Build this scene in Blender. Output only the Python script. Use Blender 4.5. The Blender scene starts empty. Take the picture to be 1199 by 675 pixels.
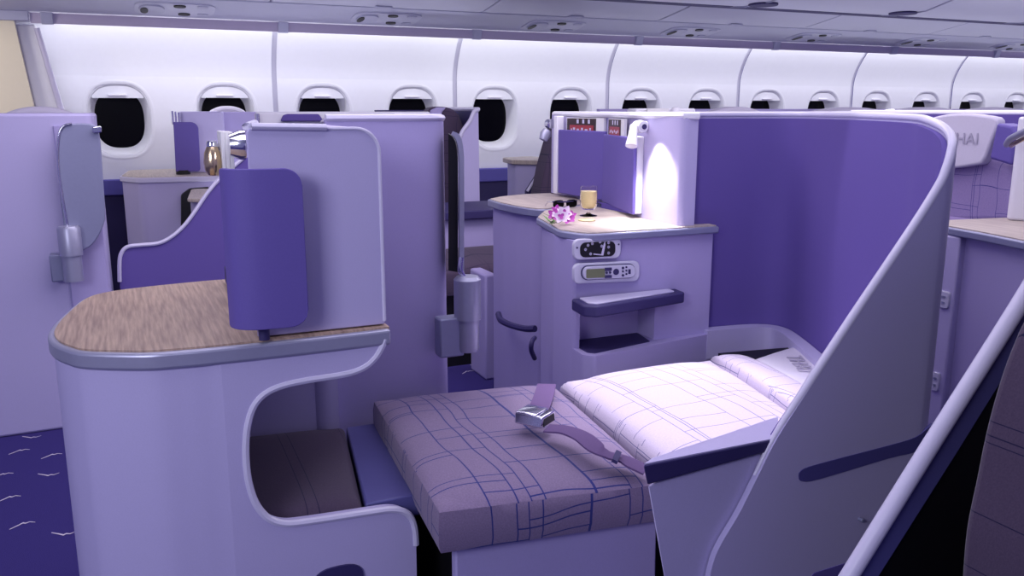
import bpy, bmesh, random
from math import *
from mathutils import Vector, Matrix
random.seed(7)
SC = bpy.context.scene
COL = SC.collection

# ------------------------------------------------------------------ camera model (metres; X along cabin, Y towards window wall)
H = 1.22; F = 1000.0; TH = atan(209.5 / F); PS = radians(24.25)
def ray(px, py):
    x = (px - 599.5) / F; y = -(py - 337.5) / F
    up = y * cos(TH) - sin(TH); fw = cos(TH) + y * sin(TH)
    return (x * cos(PS) + fw * sin(PS), fw * cos(PS) - x * sin(PS), up)
def Pz(px, py, z):
    d = ray(px, py); t = (z - H) / d[2]; return (d[0] * t, d[1] * t, z)
def Py(px, py, Y):
    d = ray(px, py); t = Y / d[1]; return (d[0] * t, Y, H + d[2] * t)
def Px(px, py, X):
    d = ray(px, py); t = X / d[0]; return (X, d[1] * t, H + d[2] * t)
def xz(px, py, Y):
    p = Py(px, py, Y); return (p[0], p[2])
def yz(px, py, X):
    p = Px(px, py, X); return (p[1], p[2])

# ------------------------------------------------------------------ object helpers
ORG = {}
def thing(name, label, cat, loc, group=None):
    o = bpy.data.objects.new(name, None); COL.objects.link(o)
    o.empty_display_size = .05
    o.location = loc; ORG[o.name] = Vector(loc)
    o['label'] = label; o['category'] = cat
    if group: o['group'] = group
    return o
def tag(o, label, cat, group=None):
    o['label'] = label; o['category'] = cat
    if group: o['group'] = group
    return o
def obj(name, bm, mat, parent=None, bevel=0, seg=2, ang=35, sub=0, kind=None, label=None, sharp=40):
    bmesh.ops.recalc_face_normals(bm, faces=bm.faces)
    if parent is not None:
        org = ORG[parent.name]
    else:
        xs = [v.co.x for v in bm.verts]; ys = [v.co.y for v in bm.verts]; zs = [v.co.z for v in bm.verts]
        org = Vector(((min(xs) + max(xs)) / 2, (min(ys) + max(ys)) / 2, min(zs)))
    for v in bm.verts: v.co -= org
    me = bpy.data.meshes.new(name); bm.to_mesh(me); bm.free()
    mats = mat if isinstance(mat, (list, tuple)) else [mat]
    for m in mats: me.materials.append(m)
    for p in me.polygons: p.use_smooth = True
    me.set_sharp_from_angle(angle=radians(sharp))
    o = bpy.data.objects.new(name, me); COL.objects.link(o)
    ORG[o.name] = org
    if parent is not None: o.parent = parent
    else: o.location = org
    if bevel:
        b = o.modifiers.new('bevel', 'BEVEL'); b.width = bevel; b.segments = seg
        b.limit_method = 'ANGLE'; b.angle_limit = radians(ang); b.harden_normals = False
    if sub:
        s = o.modifiers.new('sub', 'SUBSURF'); s.levels = sub; s.render_levels = sub
    if kind: o['kind'] = kind
    if label: o['label'] = label
    return o
def struct(name, bm, mat, **k):
    return obj(name, bm, mat, kind='structure', **k)
def dup(root, delta, label=None, name=None):
    d = Vector(delta)
    r = root.copy(); COL.objects.link(r); r.location = root.location + d
    ORG[r.name] = ORG[root.name] + d
    if label: r['label'] = label
    for ch in list(root.children):
        c = ch.copy(); COL.objects.link(c); c.parent = r
        for g in list(ch.children):
            e = g.copy(); COL.objects.link(e); e.parent = c
    return r
def BM(): return bmesh.new()

# ------------------------------------------------------------------ shape helpers
def fillet(pts, r, seg=6):
    n = len(pts); out = []
    rs = r if isinstance(r, (list, tuple)) else [r] * n
    for i in range(n):
        p = Vector(pts[i][:2]); a = Vector(pts[i - 1][:2]); b = Vector(pts[(i + 1) % n][:2]); rr = rs[i]
        u = (a - p); v = (b - p)
        if rr <= 0 or u.length < 1e-6 or v.length < 1e-6: out.append(tuple(p)); continue
        lu, lv = u.length, v.length; u /= lu; v /= lv
        c = max(-1, min(1, u.dot(v))); th = acos(c)
        if th > pi - .05: out.append(tuple(p)); continue
        t = min(rr / tan(th / 2), lu * .48, lv * .48); R = t * tan(th / 2)
        cen = p + (u + v).normalized() * (R / sin(th / 2))
        s = p + u * t - cen; e = p + v * t - cen
        a0 = atan2(s.y, s.x); a1 = atan2(e.y, e.x); da = a1 - a0
        while da > pi: da -= 2 * pi
        while da < -pi: da += 2 * pi
        for k in range(seg + 1):
            q = a0 + da * k / seg; out.append((cen.x + R * cos(q), cen.y + R * sin(q)))
    return out
def cr(pts, n=6, closed=False):
    P = [Vector(p) for p in pts]; out = []; m = len(P)
    rng = m if closed else m - 1
    for i in range(rng):
        p0 = P[(i - 1) % m] if closed or i > 0 else P[0] * 2 - P[1]
        p1 = P[i]; p2 = P[(i + 1) % m]
        p3 = P[(i + 2) % m] if closed or i + 2 < m else P[-1] * 2 - P[-2]
        for k in range(n):
            t = k / n
            out.append(.5 * ((2 * p1) + (p2 - p0) * t + (2 * p0 - 5 * p1 + 4 * p2 - p3) * t * t + (3 * p1 - p0 - 3 * p2 + p3) * t ** 3))
    if not closed: out.append(P[-1].copy())
    return out
def to3(p, ax, w):
    if ax == 'z': return (p[0], p[1], w)
    if ax == 'y': return (p[0], w, p[1])
    return (w, p[0], p[1])
def prism(bm, pts, ax, a, b, mi=0):
    A = [bm.verts.new(to3(p, ax, a)) for p in pts]; B = [bm.verts.new(to3(p, ax, b)) for p in pts]
    n = len(pts); fs = []
    fs.append(bm.faces.new(A)); fs.append(bm.faces.new(B[::-1]))
    for i in range(n): fs.append(bm.faces.new((A[i], A[(i + 1) % n], B[(i + 1) % n], B[i])))
    for f in fs: f.material_index = mi
    return fs
def box(bm, x0, x1, y0, y1, z0, z1, mi=0):
    return prism(bm, [(x0, y0), (x1, y0), (x1, y1), (x0, y1)], 'z', z0, z1, mi)
def hexa(bm, bot, top):
    A = [bm.verts.new(p) for p in bot]; B = [bm.verts.new(p) for p in top]; n = len(bot)
    bm.faces.new(A); bm.faces.new(B[::-1])
    for i in range(n): bm.faces.new((A[i], A[(i + 1) % n], B[(i + 1) % n], B[i]))
def sheet(bm, pts, vec):
    v = Vector(vec); hexa(bm, pts, [tuple(Vector(p) + v) for p in pts])
def sweep(bm, path, t, z0, z1, side=0):
    """wall of thickness t along a plan path; z0/z1 numbers or lists; side 0 centred, 1 left, -1 right"""
    P = [Vector(p[:2]) for p in path]; n = len(P)
    Z0 = z0 if isinstance(z0, list) else [z0] * n
    Z1 = z1 if isinstance(z1, list) else [z1] * n
    rows = []
    for i in range(n):
        if i == 0: d = P[1] - P[0]
        elif i == n - 1: d = P[-1] - P[-2]
        else: d = (P[i + 1] - P[i]).normalized() + (P[i] - P[i - 1]).normalized()
        d.normalize(); nn = Vector((-d.y, d.x))
        o1 = {0: t / 2, 1: t, -1: 0}[side]; o2 = o1 - t
        L = P[i] + nn * o1; R = P[i] + nn * o2
        rows.append([bm.verts.new((L.x, L.y, Z0[i])), bm.verts.new((L.x, L.y, Z1[i])), bm.verts.new((R.x, R.y, Z1[i])), bm.verts.new((R.x, R.y, Z0[i]))])
    for i in range(n - 1):
        for k in range(4):
            a, b = rows[i], rows[i + 1]
            bm.faces.new((a[k], a[(k + 1) % 4], b[(k + 1) % 4], b[k]))
    bm.faces.new(rows[0]); bm.faces.new(rows[-1][::-1])
def tube(bm, path, r, seg=10, flat=1.0):
    P = [Vector(p) for p in path]; n = len(P); rings = []
    R = r if isinstance(r, list) else [r] * n
    s = None
    for i in range(n):
        d = (P[min(i + 1, n - 1)] - P[max(i - 1, 0)]).normalized()
        if s is None:
            s = d.cross(Vector((0, 0, 1)))
            if s.length < .05: s = d.cross(Vector((0, 1, 0)))
        s = (s - d * s.dot(d)).normalized(); w = s.cross(d).normalized()
        rings.append([bm.verts.new(P[i] + (s * cos(2 * pi * k / seg) + w * sin(2 * pi * k / seg) * flat) * R[i]) for k in range(seg)])
    for i in range(n - 1):
        for k in range(seg):
            bm.faces.new((rings[i][k], rings[i][(k + 1) % seg], rings[i + 1][(k + 1) % seg], rings[i + 1][k]))
    bm.faces.new(rings[0]); bm.faces.new(rings[-1][::-1])
def lathe(bm, prof, c, seg=20, M=None):
    rings = []
    for r, z in prof:
        ring = []
        for k in range(seg):
            v = Vector((r * cos(2 * pi * k / seg), r * sin(2 * pi * k / seg), z))
            if M is not None: v = M @ v
            ring.append(bm.verts.new(v + Vector(c)))
        rings.append(ring)
    for i in range(len(prof) - 1):
        for k in range(seg):
            bm.faces.new((rings[i][k], rings[i][(k + 1) % seg], rings[i + 1][(k + 1) % seg], rings[i + 1][k]))
    if prof[0][0] > 1e-5: bm.faces.new(rings[0])
    if prof[-1][0] > 1e-5: bm.faces.new(rings[-1][::-1])
    bmesh.ops.remove_doubles(bm, verts=bm.verts, dist=1e-6)
def cushion(bm, quad, thick, puff, edge=.03, nu=24, nv=18, p=4, skirt=0.0):
    """upholstered pad; quad = 4 top corners 3D (near-left, near-right, far-right, far-left)"""
    a, b, c, d = [Vector(q) for q in quad]; g = []
    def sp(n):
        return [.5 - .5 * cos(pi * i / n) * (abs(cos(pi * i / n)) ** -.35 if abs(cos(pi * i / n)) > 1e-6 else 1) for i in range(n + 1)]
    U = sp(nu); V = sp(nv)
    for i in range(nu + 1):
        row = []
        for j in range(nv + 1):
            u, v = U[i], V[j]
            q = (a * (1 - u) + b * u) * (1 - v) + (d * (1 - u) + c * u) * v
            m = max(abs(2 * u - 1), abs(2 * v - 1)); k = (abs(2 * u - 1) ** p + abs(2 * v - 1) ** p)
            row.append(bm.verts.new(q + Vector((0, 0, puff * (1 - min(1, k)) - edge * min(1, m) ** 24))))
        g.append(row)
    for i in range(nu):
        for j in range(nv): bm.faces.new((g[i][j], g[i + 1][j], g[i + 1][j + 1], g[i][j + 1]))
    ring = [g[i][0] for i in range(nu)] + [g[nu][j] for j in range(nv)] + [g[i][nv] for i in range(nu, 0, -1)] + [g[0][j] for j in range(nv, 0, -1)]
    cen = (a + b + c + d) / 4; prev = ring
    for s, (zz, o) in enumerate([(.25, 1.012), (.75, 1.012), (1, .99)]):
        nr = []
        for v in ring:
            q = v.co.copy(); q.x = cen.x + (q.x - cen.x) * o; q.y = cen.y + (q.y - cen.y) * o; q.z -= (thick - edge) * zz
            nr.append(bm.verts.new(q))
        n = len(nr)
        for k in range(n): bm.faces.new((prev[k], prev[(k + 1) % n], nr[(k + 1) % n], nr[k]))
        prev = nr
    bm.faces.new(prev[::-1])
def sellipse(cx, cz, w, h, n=2.8, seg=40):
    out = []
    for k in range(seg):
        a = 2 * pi * k / seg; c, s = cos(a), sin(a)
        out.append((cx + w * copysign(abs(c) ** (2 / n), c), cz + h * copysign(abs(s) ** (2 / n), s)))
    return out
def loft(bm, loops, cap0=False, cap1=False):
    R = [[bm.verts.new(p) for p in l] for l in loops]; n = len(R[0])
    for i in range(len(R) - 1):
        for k in range(n): bm.faces.new((R[i][k], R[i][(k + 1) % n], R[i + 1][(k + 1) % n], R[i + 1][k]))
    if cap0: bm.faces.new(R[0])
    if cap1: bm.faces.new(R[-1][::-1])
def text_bm(bm, txt, size, M, depth=.0008, shear=0):
    c = bpy.data.curves.new('t', 'FONT'); c.body = txt; c.size = size; c.extrude = depth; c.align_x = 'CENTER'; c.align_y = 'CENTER'; c.shear = shear
    o = bpy.data.objects.new('t', c); COL.objects.link(o)
    dg = bpy.context.evaluated_depsgraph_get(); dg.update()
    me = bpy.data.meshes.new_from_object(o.evaluated_get(dg))
    me.transform(M); bm.from_mesh(me)
    bpy.data.objects.remove(o); bpy.data.curves.remove(c); bpy.data.meshes.remove(me)

# ------------------------------------------------------------------ materials
def srgb(r, g, b):
    f = lambda c: (c / 255 / 12.92) if c / 255 <= .04045 else ((c / 255 + .055) / 1.055) ** 2.4
    return (f(r), f(g), f(b), 1)
def base(name):
    m = bpy.data.materials.new(name); m.use_nodes = True
    nt = m.node_tree; return m, nt, nt.nodes['Principled BSDF']
def N(nt, t, **k):
    n = nt.nodes.new(t)
    for a, b in k.items(): setattr(n, a, b)
    return n
def mat(name, col, rough=.6, metal=0, var=.06, scale=300, bump=.15, bdist=.0006, coat=0, emit=None, es=0, trans=0, spec=.5):
    m, nt, p = base(name); L = nt.links
    tc = N(nt, 'ShaderNodeTexCoord'); no = N(nt, 'ShaderNodeTexNoise'); no.inputs['Scale'].default_value = scale; no.inputs['Detail'].default_value = 3
    L.new(tc.outputs['Object'], no.inputs['Vector'])
    mx = N(nt, 'ShaderNodeMix', data_type='RGBA')
    mx.inputs[6].default_value = tuple(c * (1 - var) for c in col[:3]) + (1,); mx.inputs[7].default_value = tuple(min(1, c * (1 + var)) for c in col[:3]) + (1,)
    L.new(no.outputs['Fac'], mx.inputs[0]); L.new(mx.outputs[2], p.inputs['Base Color'])
    p.inputs['Roughness'].default_value = rough; p.inputs['Metallic'].default_value = metal
    p.inputs['Specular IOR Level'].default_value = spec
    if coat: p.inputs['Coat Weight'].default_value = coat
    if trans: p.inputs['Transmission Weight'].default_value = trans
    if emit: p.inputs['Emission Color'].default_value = emit; p.inputs['Emission Strength'].default_value = es
    if bump:
        b = N(nt, 'ShaderNodeBump'); b.inputs['Strength'].default_value = bump; b.inputs['Distance'].default_value = bdist
        L.new(no.outputs['Fac'], b.inputs['Height']); L.new(b.outputs[0], p.inputs['Normal'])
    return m
def plaid(name, colA, colB, line, axes='xyz', sc=1.0, lw=1.0):
    """woven upholstery with irregular thin dark blue block lines"""
    m, nt, p = base(name); L = nt.links
    tc = N(nt, 'ShaderNodeTexCoord'); sx = N(nt, 'ShaderNodeSeparateXYZ'); L.new(tc.outputs['Object'], sx.inputs[0])
    cb = N(nt, 'ShaderNodeCombineXYZ')
    if axes == 'xyz':
        sn = N(nt, 'ShaderNodeSeparateXYZ'); L.new(tc.outputs['Normal'], sn.inputs[0])
        ab = N(nt, 'ShaderNodeMath', operation='ABSOLUTE'); L.new(sn.outputs['Z'], ab.inputs[0])
        gt = N(nt, 'ShaderNodeMath', operation='GREATER_THAN'); gt.inputs[1].default_value = .45; L.new(ab.outputs[0], gt.inputs[0])
        ax_ = N(nt, 'ShaderNodeMath', operation='ABSOLUTE'); L.new(sn.outputs['X'], ax_.inputs[0])
        gx = N(nt, 'ShaderNodeMath', operation='GREATER_THAN'); gx.inputs[1].default_value = .7; L.new(ax_.outputs[0], gx.inputs[0])
        m1 = N(nt, 'ShaderNodeMix', data_type='FLOAT'); L.new(gt.outputs[0], m1.inputs[0]); L.new(sx.outputs['Z'], m1.inputs[2]); L.new(sx.outputs['Y'], m1.inputs[3])
        m2 = N(nt, 'ShaderNodeMix', data_type='FLOAT'); L.new(gx.outputs[0], m2.inputs[0]); L.new(sx.outputs['X'], m2.inputs[2]); L.new(sx.outputs['Y'], m2.inputs[3])
        L.new(m1.outputs[0], cb.inputs['X']); L.new(m2.outputs[0], cb.inputs['Y'])
    elif axes == 'yz':
        L.new(sx.outputs['Z'], cb.inputs['X']); L.new(sx.outputs['Y'], cb.inputs['Y'])
    else:
        L.new(sx.outputs['X'], cb.inputs['X']); L.new(sx.outputs['Z'], cb.inputs['Y'])
    wn = N(nt, 'ShaderNodeTexNoise'); wn.inputs['Scale'].default_value = 5; wn.inputs['Detail'].default_value = 1
    L.new(cb.outputs[0], wn.inputs['Vector'])
    ws = N(nt, 'ShaderNodeVectorMath', operation='SCALE'); ws.inputs['Scale'].default_value = .04
    L.new(wn.outputs['Color'], ws.inputs[0])
    va = N(nt, 'ShaderNodeVectorMath', operation='ADD'); L.new(cb.outputs[0], va.inputs[0]); L.new(ws.outputs[0], va.inputs[1])
    def brick(w, h, ms, off, sq, loc, rot=0):
        mp = N(nt, 'ShaderNodeMapping'); mp.inputs['Location'].default_value = loc; mp.inputs['Rotation'].default_value = (0, 0, rot)
        L.new(va.outputs[0], mp.inputs[0])
        b = N(nt, 'ShaderNodeTexBrick', offset=off, offset_frequency=2, squash=sq, squash_frequency=3)
        b.inputs['Scale'].default_value = 1 / sc; b.inputs['Brick Width'].default_value = w; b.inputs['Row Height'].default_value = h
        b.inputs['Mortar Size'].default_value = ms * lw; b.inputs['Mortar Smooth'].default_value = .2
        L.new(mp.outputs[0], b.inputs['Vector']); return b
    b1 = brick(.27, .115, .0011, .37, 1.0, (.03, .02, 0)); b2 = brick(.13, .23, .0010, .63, 1.0, (.11, .05, 0)); b3 = brick(.47, .17, .0012, .5, 1, (.03, .028, 0))
    mx1 = N(nt, 'ShaderNodeMath', operation='MAXIMUM'); mx2 = N(nt, 'ShaderNodeMath', operation='MAXIMUM')
    L.new(b1.outputs['Fac'], mx1.inputs[0]); L.new(b2.outputs['Fac'], mx1.inputs[1]); L.new(mx1.outputs[0], mx2.inputs[0]); L.new(b3.outputs['Fac'], mx2.inputs[1])
    no = N(nt, 'ShaderNodeTexNoise'); no.inputs['Scale'].default_value = 320; L.new(tc.outputs['Object'], no.inputs['Vector'])
    ca = N(nt, 'ShaderNodeMix', data_type='RGBA'); ca.inputs[6].default_value = colA; ca.inputs[7].default_value = colB; L.new(no.outputs['Fac'], ca.inputs[0])
    cm = N(nt, 'ShaderNodeMix', data_type='RGBA'); L.new(mx2.outputs[0], cm.inputs[0]); L.new(ca.outputs[2], cm.inputs[6]); cm.inputs[7].default_value = line
    L.new(cm.outputs[2], p.inputs['Base Color']); p.inputs['Roughness'].default_value = .9; p.inputs['Specular IOR Level'].default_value = .15
    p.inputs['Sheen Weight'].default_value = .15
    bu = N(nt, 'ShaderNodeBump'); bu.inputs['Strength'].default_value = .3; bu.inputs['Distance'].default_value = .001
    sb = N(nt, 'ShaderNodeMath', operation='SUBTRACT'); L.new(no.outputs['Fac'], sb.inputs[0]); L.new(mx2.outputs[0], sb.inputs[1])
    L.new(sb.outputs[0], bu.inputs['Height']); L.new(bu.outputs[0], p.inputs['Normal'])
    return m
def wood(name, a, b, rot=0.0):
    m, nt, p = base(name); L = nt.links
    tc = N(nt, 'ShaderNodeTexCoord'); mp = N(nt, 'ShaderNodeMapping'); mp.inputs['Rotation'].default_value = (0, 0, rot); mp.inputs['Scale'].default_value = (160, 9, 9)
    L.new(tc.outputs['Object'], mp.inputs[0])
    no = N(nt, 'ShaderNodeTexNoise'); no.inputs['Scale'].default_value = 1; no.inputs['Detail'].default_value = 5; L.new(mp.outputs[0], no.inputs['Vector'])
    cr_ = N(nt, 'ShaderNodeValToRGB'); cr_.color_ramp.elements[0].color = a; cr_.color_ramp.elements[1].color = b
    cr_.color_ramp.elements[0].position = .3; cr_.color_ramp.elements[1].position = .7
    L.new(no.outputs['Fac'], cr_.inputs[0]); L.new(cr_.outputs[0], p.inputs['Base Color']); p.inputs['Roughness'].default_value = .45
    return m
M_LAV = mat('lavender_shell', srgb(182, 174, 214), .55, scale=420, bump=.25)
M_LAV2 = mat('lavender_partition', srgb(168, 158, 204), .7, scale=420, bump=.3)
M_PALE = mat('pale_rim', srgb(205, 200, 225), .35, scale=60, bump=0, var=.02)
M_WHITE = mat('white_plastic', srgb(228, 226, 236), .4, scale=40, bump=0, var=.02)
M_WALL = mat('sidewall_white', srgb(232, 232, 240), .5, scale=30, bump=.05, var=.02)
M_CREAM = mat('cream_wall', srgb(232, 222, 196), .6, scale=30, bump=0, var=.02)
M_VIO = mat('violet_fabric', srgb(97, 82, 152), .8, scale=500, bump=.4, spec=.2)
M_VIOP = mat('violet_panel', srgb(100, 86, 160), .6, scale=300, bump=.1, spec=.3)
M_DVIO = mat('dark_violet', srgb(48, 40, 92), .6, scale=300, bump=.1)
M_DVIO2 = mat('recess_violet', srgb(76, 70, 134), .6, scale=300, bump=.1)
M_BAR = mat('slate_violet_bar', srgb(86, 84, 142), .45, scale=200, bump=.05)
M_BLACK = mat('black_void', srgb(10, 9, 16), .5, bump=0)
M_GLASSBLK = mat('night_window_glass', srgb(3, 3, 6), .2, bump=0, spec=.15)
M_ALU = mat('satin_aluminium', srgb(164, 164, 188), .38, .45, scale=90, bump=0, var=.04)
M_ALUD = mat('grey_metal', srgb(140, 142, 172), .42, .3, scale=90, bump=0, var=.04)
M_CHROME = mat('chrome', srgb(225, 225, 235), .12, 1, bump=0, var=.01)
M_WOOD = wood('walnut_laminate', srgb(140, 116, 104), srgb(188, 162, 142), radians(14))
M_WOODL = wood('pale_laminate', srgb(164, 150, 144), srgb(198, 184, 174), radians(14))
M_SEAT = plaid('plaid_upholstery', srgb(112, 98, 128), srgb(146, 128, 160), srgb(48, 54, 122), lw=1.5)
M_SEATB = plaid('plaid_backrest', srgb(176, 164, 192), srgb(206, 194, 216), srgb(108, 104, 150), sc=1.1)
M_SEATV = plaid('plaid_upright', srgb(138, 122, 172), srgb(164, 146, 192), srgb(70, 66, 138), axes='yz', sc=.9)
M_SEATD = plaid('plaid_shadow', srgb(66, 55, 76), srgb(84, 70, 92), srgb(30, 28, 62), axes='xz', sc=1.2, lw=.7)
M_CLOTH = mat('headrest_cloth', srgb(202, 196, 214), .85, scale=250, bump=.3)
M_STRAP = mat('belt_webbing', srgb(98, 74, 122), .8, scale=600, bump=.6)
M_BIN = mat('bin_grey', srgb(196, 196, 216), .42, scale=40, bump=.03, var=.03)
M_PSU = mat('service_panel_grey', srgb(182, 182, 206), .4, scale=40, bump=.02, var=.03)
M_VAL = mat('valance_mauve', srgb(196, 184, 208), .5, scale=40, bump=.02, var=.03)
M_DADO = mat('blue_dado', srgb(88, 82, 160), .7, scale=200, bump=.2)
M_LCD = mat('lcd_olive', srgb(104, 108, 84), .25, bump=0, emit=srgb(104, 108, 84), es=.15)
M_PANEL = mat('control_white', srgb(200, 198, 218), .4, bump=0, var=.01)
M_INK = mat('ink_grey', srgb(166, 160, 182), .7, bump=0)
M_PAPER = mat('paper', srgb(232, 230, 232), .6, bump=0, var=.02)
M_COVER = mat('magazine_cover', srgb(44, 16, 26), .35, scale=40, bump=0, var=.5)
M_RED = mat('magazine_red', srgb(158, 44, 58), .35, scale=60, bump=0, var=.25)
M_GOLD = mat('gold_liquid', srgb(244, 226, 176), .12, 0, scale=40, bump=0, var=.15, trans=.15)
M_GOLDTINT = mat('brass', srgb(206, 184, 150), .22, .9, scale=20, bump=0, var=.2)  # warm tint; on the lamp head it stands for a gold reflection
M_PET = mat('orchid_petal', srgb(176, 58, 168), .5, scale=60, bump=0, var=.25)
M_PETW = mat('orchid_petal_light', srgb(238, 214, 240), .5, scale=60, bump=0, var=.05)
M_LEAF = mat('fern_green', srgb(112, 150, 84), .6, scale=60, bump=0, var=.2)
M_BIRD = mat('carpet_bird', srgb(206, 196, 214), .9, bump=0)
M_LIGHT = mat('lamp_glow', (1, 1, 1, 1), .4, bump=0, emit=(1, .97, 1, 1), es=3)
M_CARPET = mat('violet_carpet', srgb(62, 54, 116), .95, scale=420, bump=.9, bdist=.002, var=.3, spec=.05)
def glass_mat():
    m, nt, p = base('clear_glass'); p.inputs['Base Color'].default_value = (1, .98, .94, 1); p.inputs['Roughness'].default_value = .02
    p.inputs['Transmission Weight'].default_value = 1; p.inputs['IOR'].default_value = 1.12
    return m
M_GLASS = glass_mat()

# ================================================================== SETTING
PITCH = .634
def wx(n): return .0 + PITCH * n
SEAMS = [wx(2 * k - .5) for k in range(9)]
YW = 5.93
# floor with the bird motif woven into it
bm = BM(); box(bm, -3.2, 10.2, -1.2, YW + .1, -.05, 0)
birds = [(38, 512), (24, 529), (62, 534), (58, 556), (12, 584), (28, 615), (76, 625), (4, 557), (548, 436), (560, 428)]
pts = [Pz(a, b, 0)[:2] for a, b in birds]
for i in range(-8, 24):
    for j in range(-3, 16):
        x, y = i * .36 + random.uniform(-.1, .1), j * .36 + random.uniform(-.1, .1)
        if x < -.75 or x > 1.7: pts.append((x, y))
for k, (x, y) in enumerate(pts):
    s = 1 if k % 3 else -1
    w = [(-.036, -.018), (-.016, -.001), (-.003, .012), (.004, .006), (.014, .012), (.03, .002)]
    for i in range(len(w) - 1):
        a, b = w[i], w[i + 1]; t0 = .0015 + .003 * (1 - abs(i - 2) / 3); t1 = .0015 + .003 * (1 - abs(i - 1) / 3)
        f = bm.faces.new([bm.verts.new((x + a[0], y + s * a[1] - t0, .0015)), bm.verts.new((x + b[0], y + s * b[1] - t1, .0015)), bm.verts.new((x + b[0], y + s * b[1] + t1, .0015)), bm.verts.new((x + a[0], y + s * a[1] + t0, .0015))])
        f.material_index = 1
struct('floor', bm, [M_CARPET, M_BIRD])

# sidewall: lower part with window holes, curved upper part
bm = BM()
WZ, WW, WH = 1.155, .185, .222
Z0, ZC, ZT = .79, 1.42, 1.78
for k in range(8):
    xa, xb = SEAMS[k] + (.016 if k else -.4), SEAMS[k + 1] - .016
    loops = [[(xa, Z0), (xb, Z0), (xb, ZC), (xa, ZC)], sellipse(wx(2 * k), WZ, WW, WH), sellipse(wx(2 * k + 1), WZ, WW, WH)]
    es = []
    for l in loops:
        vs = [bm.verts.new((p[0], YW, p[1])) for p in l]
        es += [bm.edges.new((vs[i], vs[(i + 1) % len(vs)])) for i in range(len(vs))]
    bmesh.ops.triangle_fill(bm, edges=es, use_beauty=True)
    pr = [(YW - .20 * ((i / 10) ** 1.8), ZC + (ZT - ZC) * i / 10) for i in range(11)]
    A = [bm.verts.new((xa, y, z)) for y, z in pr]; B = [bm.verts.new((xb, y, z)) for y, z in pr]
    for i in range(10): bm.faces.new((A[i], B[i], B[i + 1], A[i + 1]))
o = struct('wall_far', bm, M_WALL)
# seam backing strips
bm = BM()
for x in SEAMS:
    pr = [(YW + .012 - .20 * (max(0, (i / 16 * 1.0 - .64)) / .36) ** 1.8, Z0 + (ZT - Z0) * i / 16) for i in range(17)]
    A = [bm.verts.new((x - .02, y, z)) for y, z in pr]; B = [bm.verts.new((x + .02, y, z)) for y, z in pr]
    for i in range(16): bm.faces.new((A[i], B[i], B[i + 1], A[i + 1]))
struct('trim_1', bm, mat('seam_grey', srgb(206, 204, 220), .6, bump=0))
# dado below the windows
bm = BM(); box(bm, -3.2, 10.2, YW - .03, YW + .1, .69, Z0)
struct('trim_2', bm, M_DADO, bevel=.008)
bm = BM(); box(bm, -3.2, 10.2, YW + .0, YW + .1, 0, .69)
struct('trim_3', bm, M_DVIO)
# windows
for n in range(15):
    x = wx(n)
    bm = BM()
    prof = [(1.12, 1.10, -.0005), (1.06, 1.05, -.003), (1.0, 1.0, .002), (.985, .985, .008), (.975, .975, .006), (.95, .95, .012), (.76, .78, .14)]
    loft(bm, [[(p[0], YW + dy, p[1]) for p in sellipse(x, WZ, WW * a, WH * b, 2.6, 48)] for a, b, dy in prof])
    w = struct('window_%d' % (n + 1), bm, M_WALL)
    bm = BM(); prism(bm, sellipse(x, WZ, WW * .78, WH * .80, 2.6, 40), 'y', YW + .13, YW + .14); obj('pane', bm, M_GLASSBLK, w)
    zs = 1.292 if n else 1.288
    sh = [p for p in sellipse(x, WZ, WW * .94, WH * .94, 2.6, 96) if p[1] > zs]
    sh.sort(key=lambda p: p[0])
    bm = BM(); prism(bm, [(sh[0][0], zs)] + sh + [(sh[-1][0], zs)], 'y', YW + .012, YW + .02)
    s = obj('window_shade', bm, M_WALL, w)
    bm = BM(); box(bm, x - .055, x + .05, YW - .002, YW + .014, 1.30, 1.312); obj('shade_handle', bm, M_WHITE, s, bevel=.003)
# overhead: light cove, valance, service rail, bins, ceiling
X0, X1 = -.40, 10.2
bm = BM(); prism(bm, [(5.50, 1.681), (5.515, 1.681), (5.515, 1.736), (5.50, 1.736)], 'x', X0, X1); struct('trim_4', bm, M_VAL)
bm = BM(); prism(bm, [(5.60, 1.745), (5.75, 1.76), (5.75, 1.8), (5.50, 1.8), (5.50, 1.745)], 'x', X0, X1); struct('trim_5', bm, M_WHITE)
for x in SEAMS[:9]:
    pass
bm = BM()
box(bm, -.62, -.405, 5.48, 5.56, 1.690, 1.745)
for x in SEAMS: prism(bm, [(5.492, 1.676), (5.52, 1.676), (5.52, 1.742), (5.470, 1.738)], 'x', x - .03, x + .03)
struct('trim_6', bm, M_PSU, bevel=.004)
bm = BM(); prism(bm, [(5.47, 1.739), (5.10, 1.800), (5.10, 1.83), (5.47, 1.766)], 'x', -3.2, X1); struct('trim_7', bm, M_PSU, bevel=.004)
# ceiling beyond the bins
bm = BM()
pr = [(4.62, 1.862), (4.45, 1.845), (4.2, 1.85), (4.0, 1.90), (3.85, 1.98), (3.7, 2.08), (3.4, 2.14), (2.0, 2.16), (-1.2, 2.16)]
for (y0, z0), (y1, z1) in zip(pr[:-1], pr[1:]):
    bm.faces.new([bm.verts.new(p) for p in ((-3.2, y0, z0), (X1, y0, z0), (X1, y1, z1), (-3.2, y1, z1))])
bmesh.ops.remove_doubles(bm, verts=bm.verts, dist=1e-5)
struct('ceiling', bm, M_BIN)
bm = BM()
for k in range(9):
    x = SEAMS[k] + .1
    prism(bm, [(4.62, 1.856), (4.45, 1.838), (4.2, 1.843), (4.0, 1.893), (4.0, 1.90), (4.2, 1.85), (4.45, 1.846), (4.62, 1.862)], 'x', x - .006, x + .006)
struct('trim_8', bm, M_ALU)
bm = BM(); box(bm, -3.2, X1, 4.56, 4.655, 1.853, 1.872); struct('trim_11', bm, M_DVIO)
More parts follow.
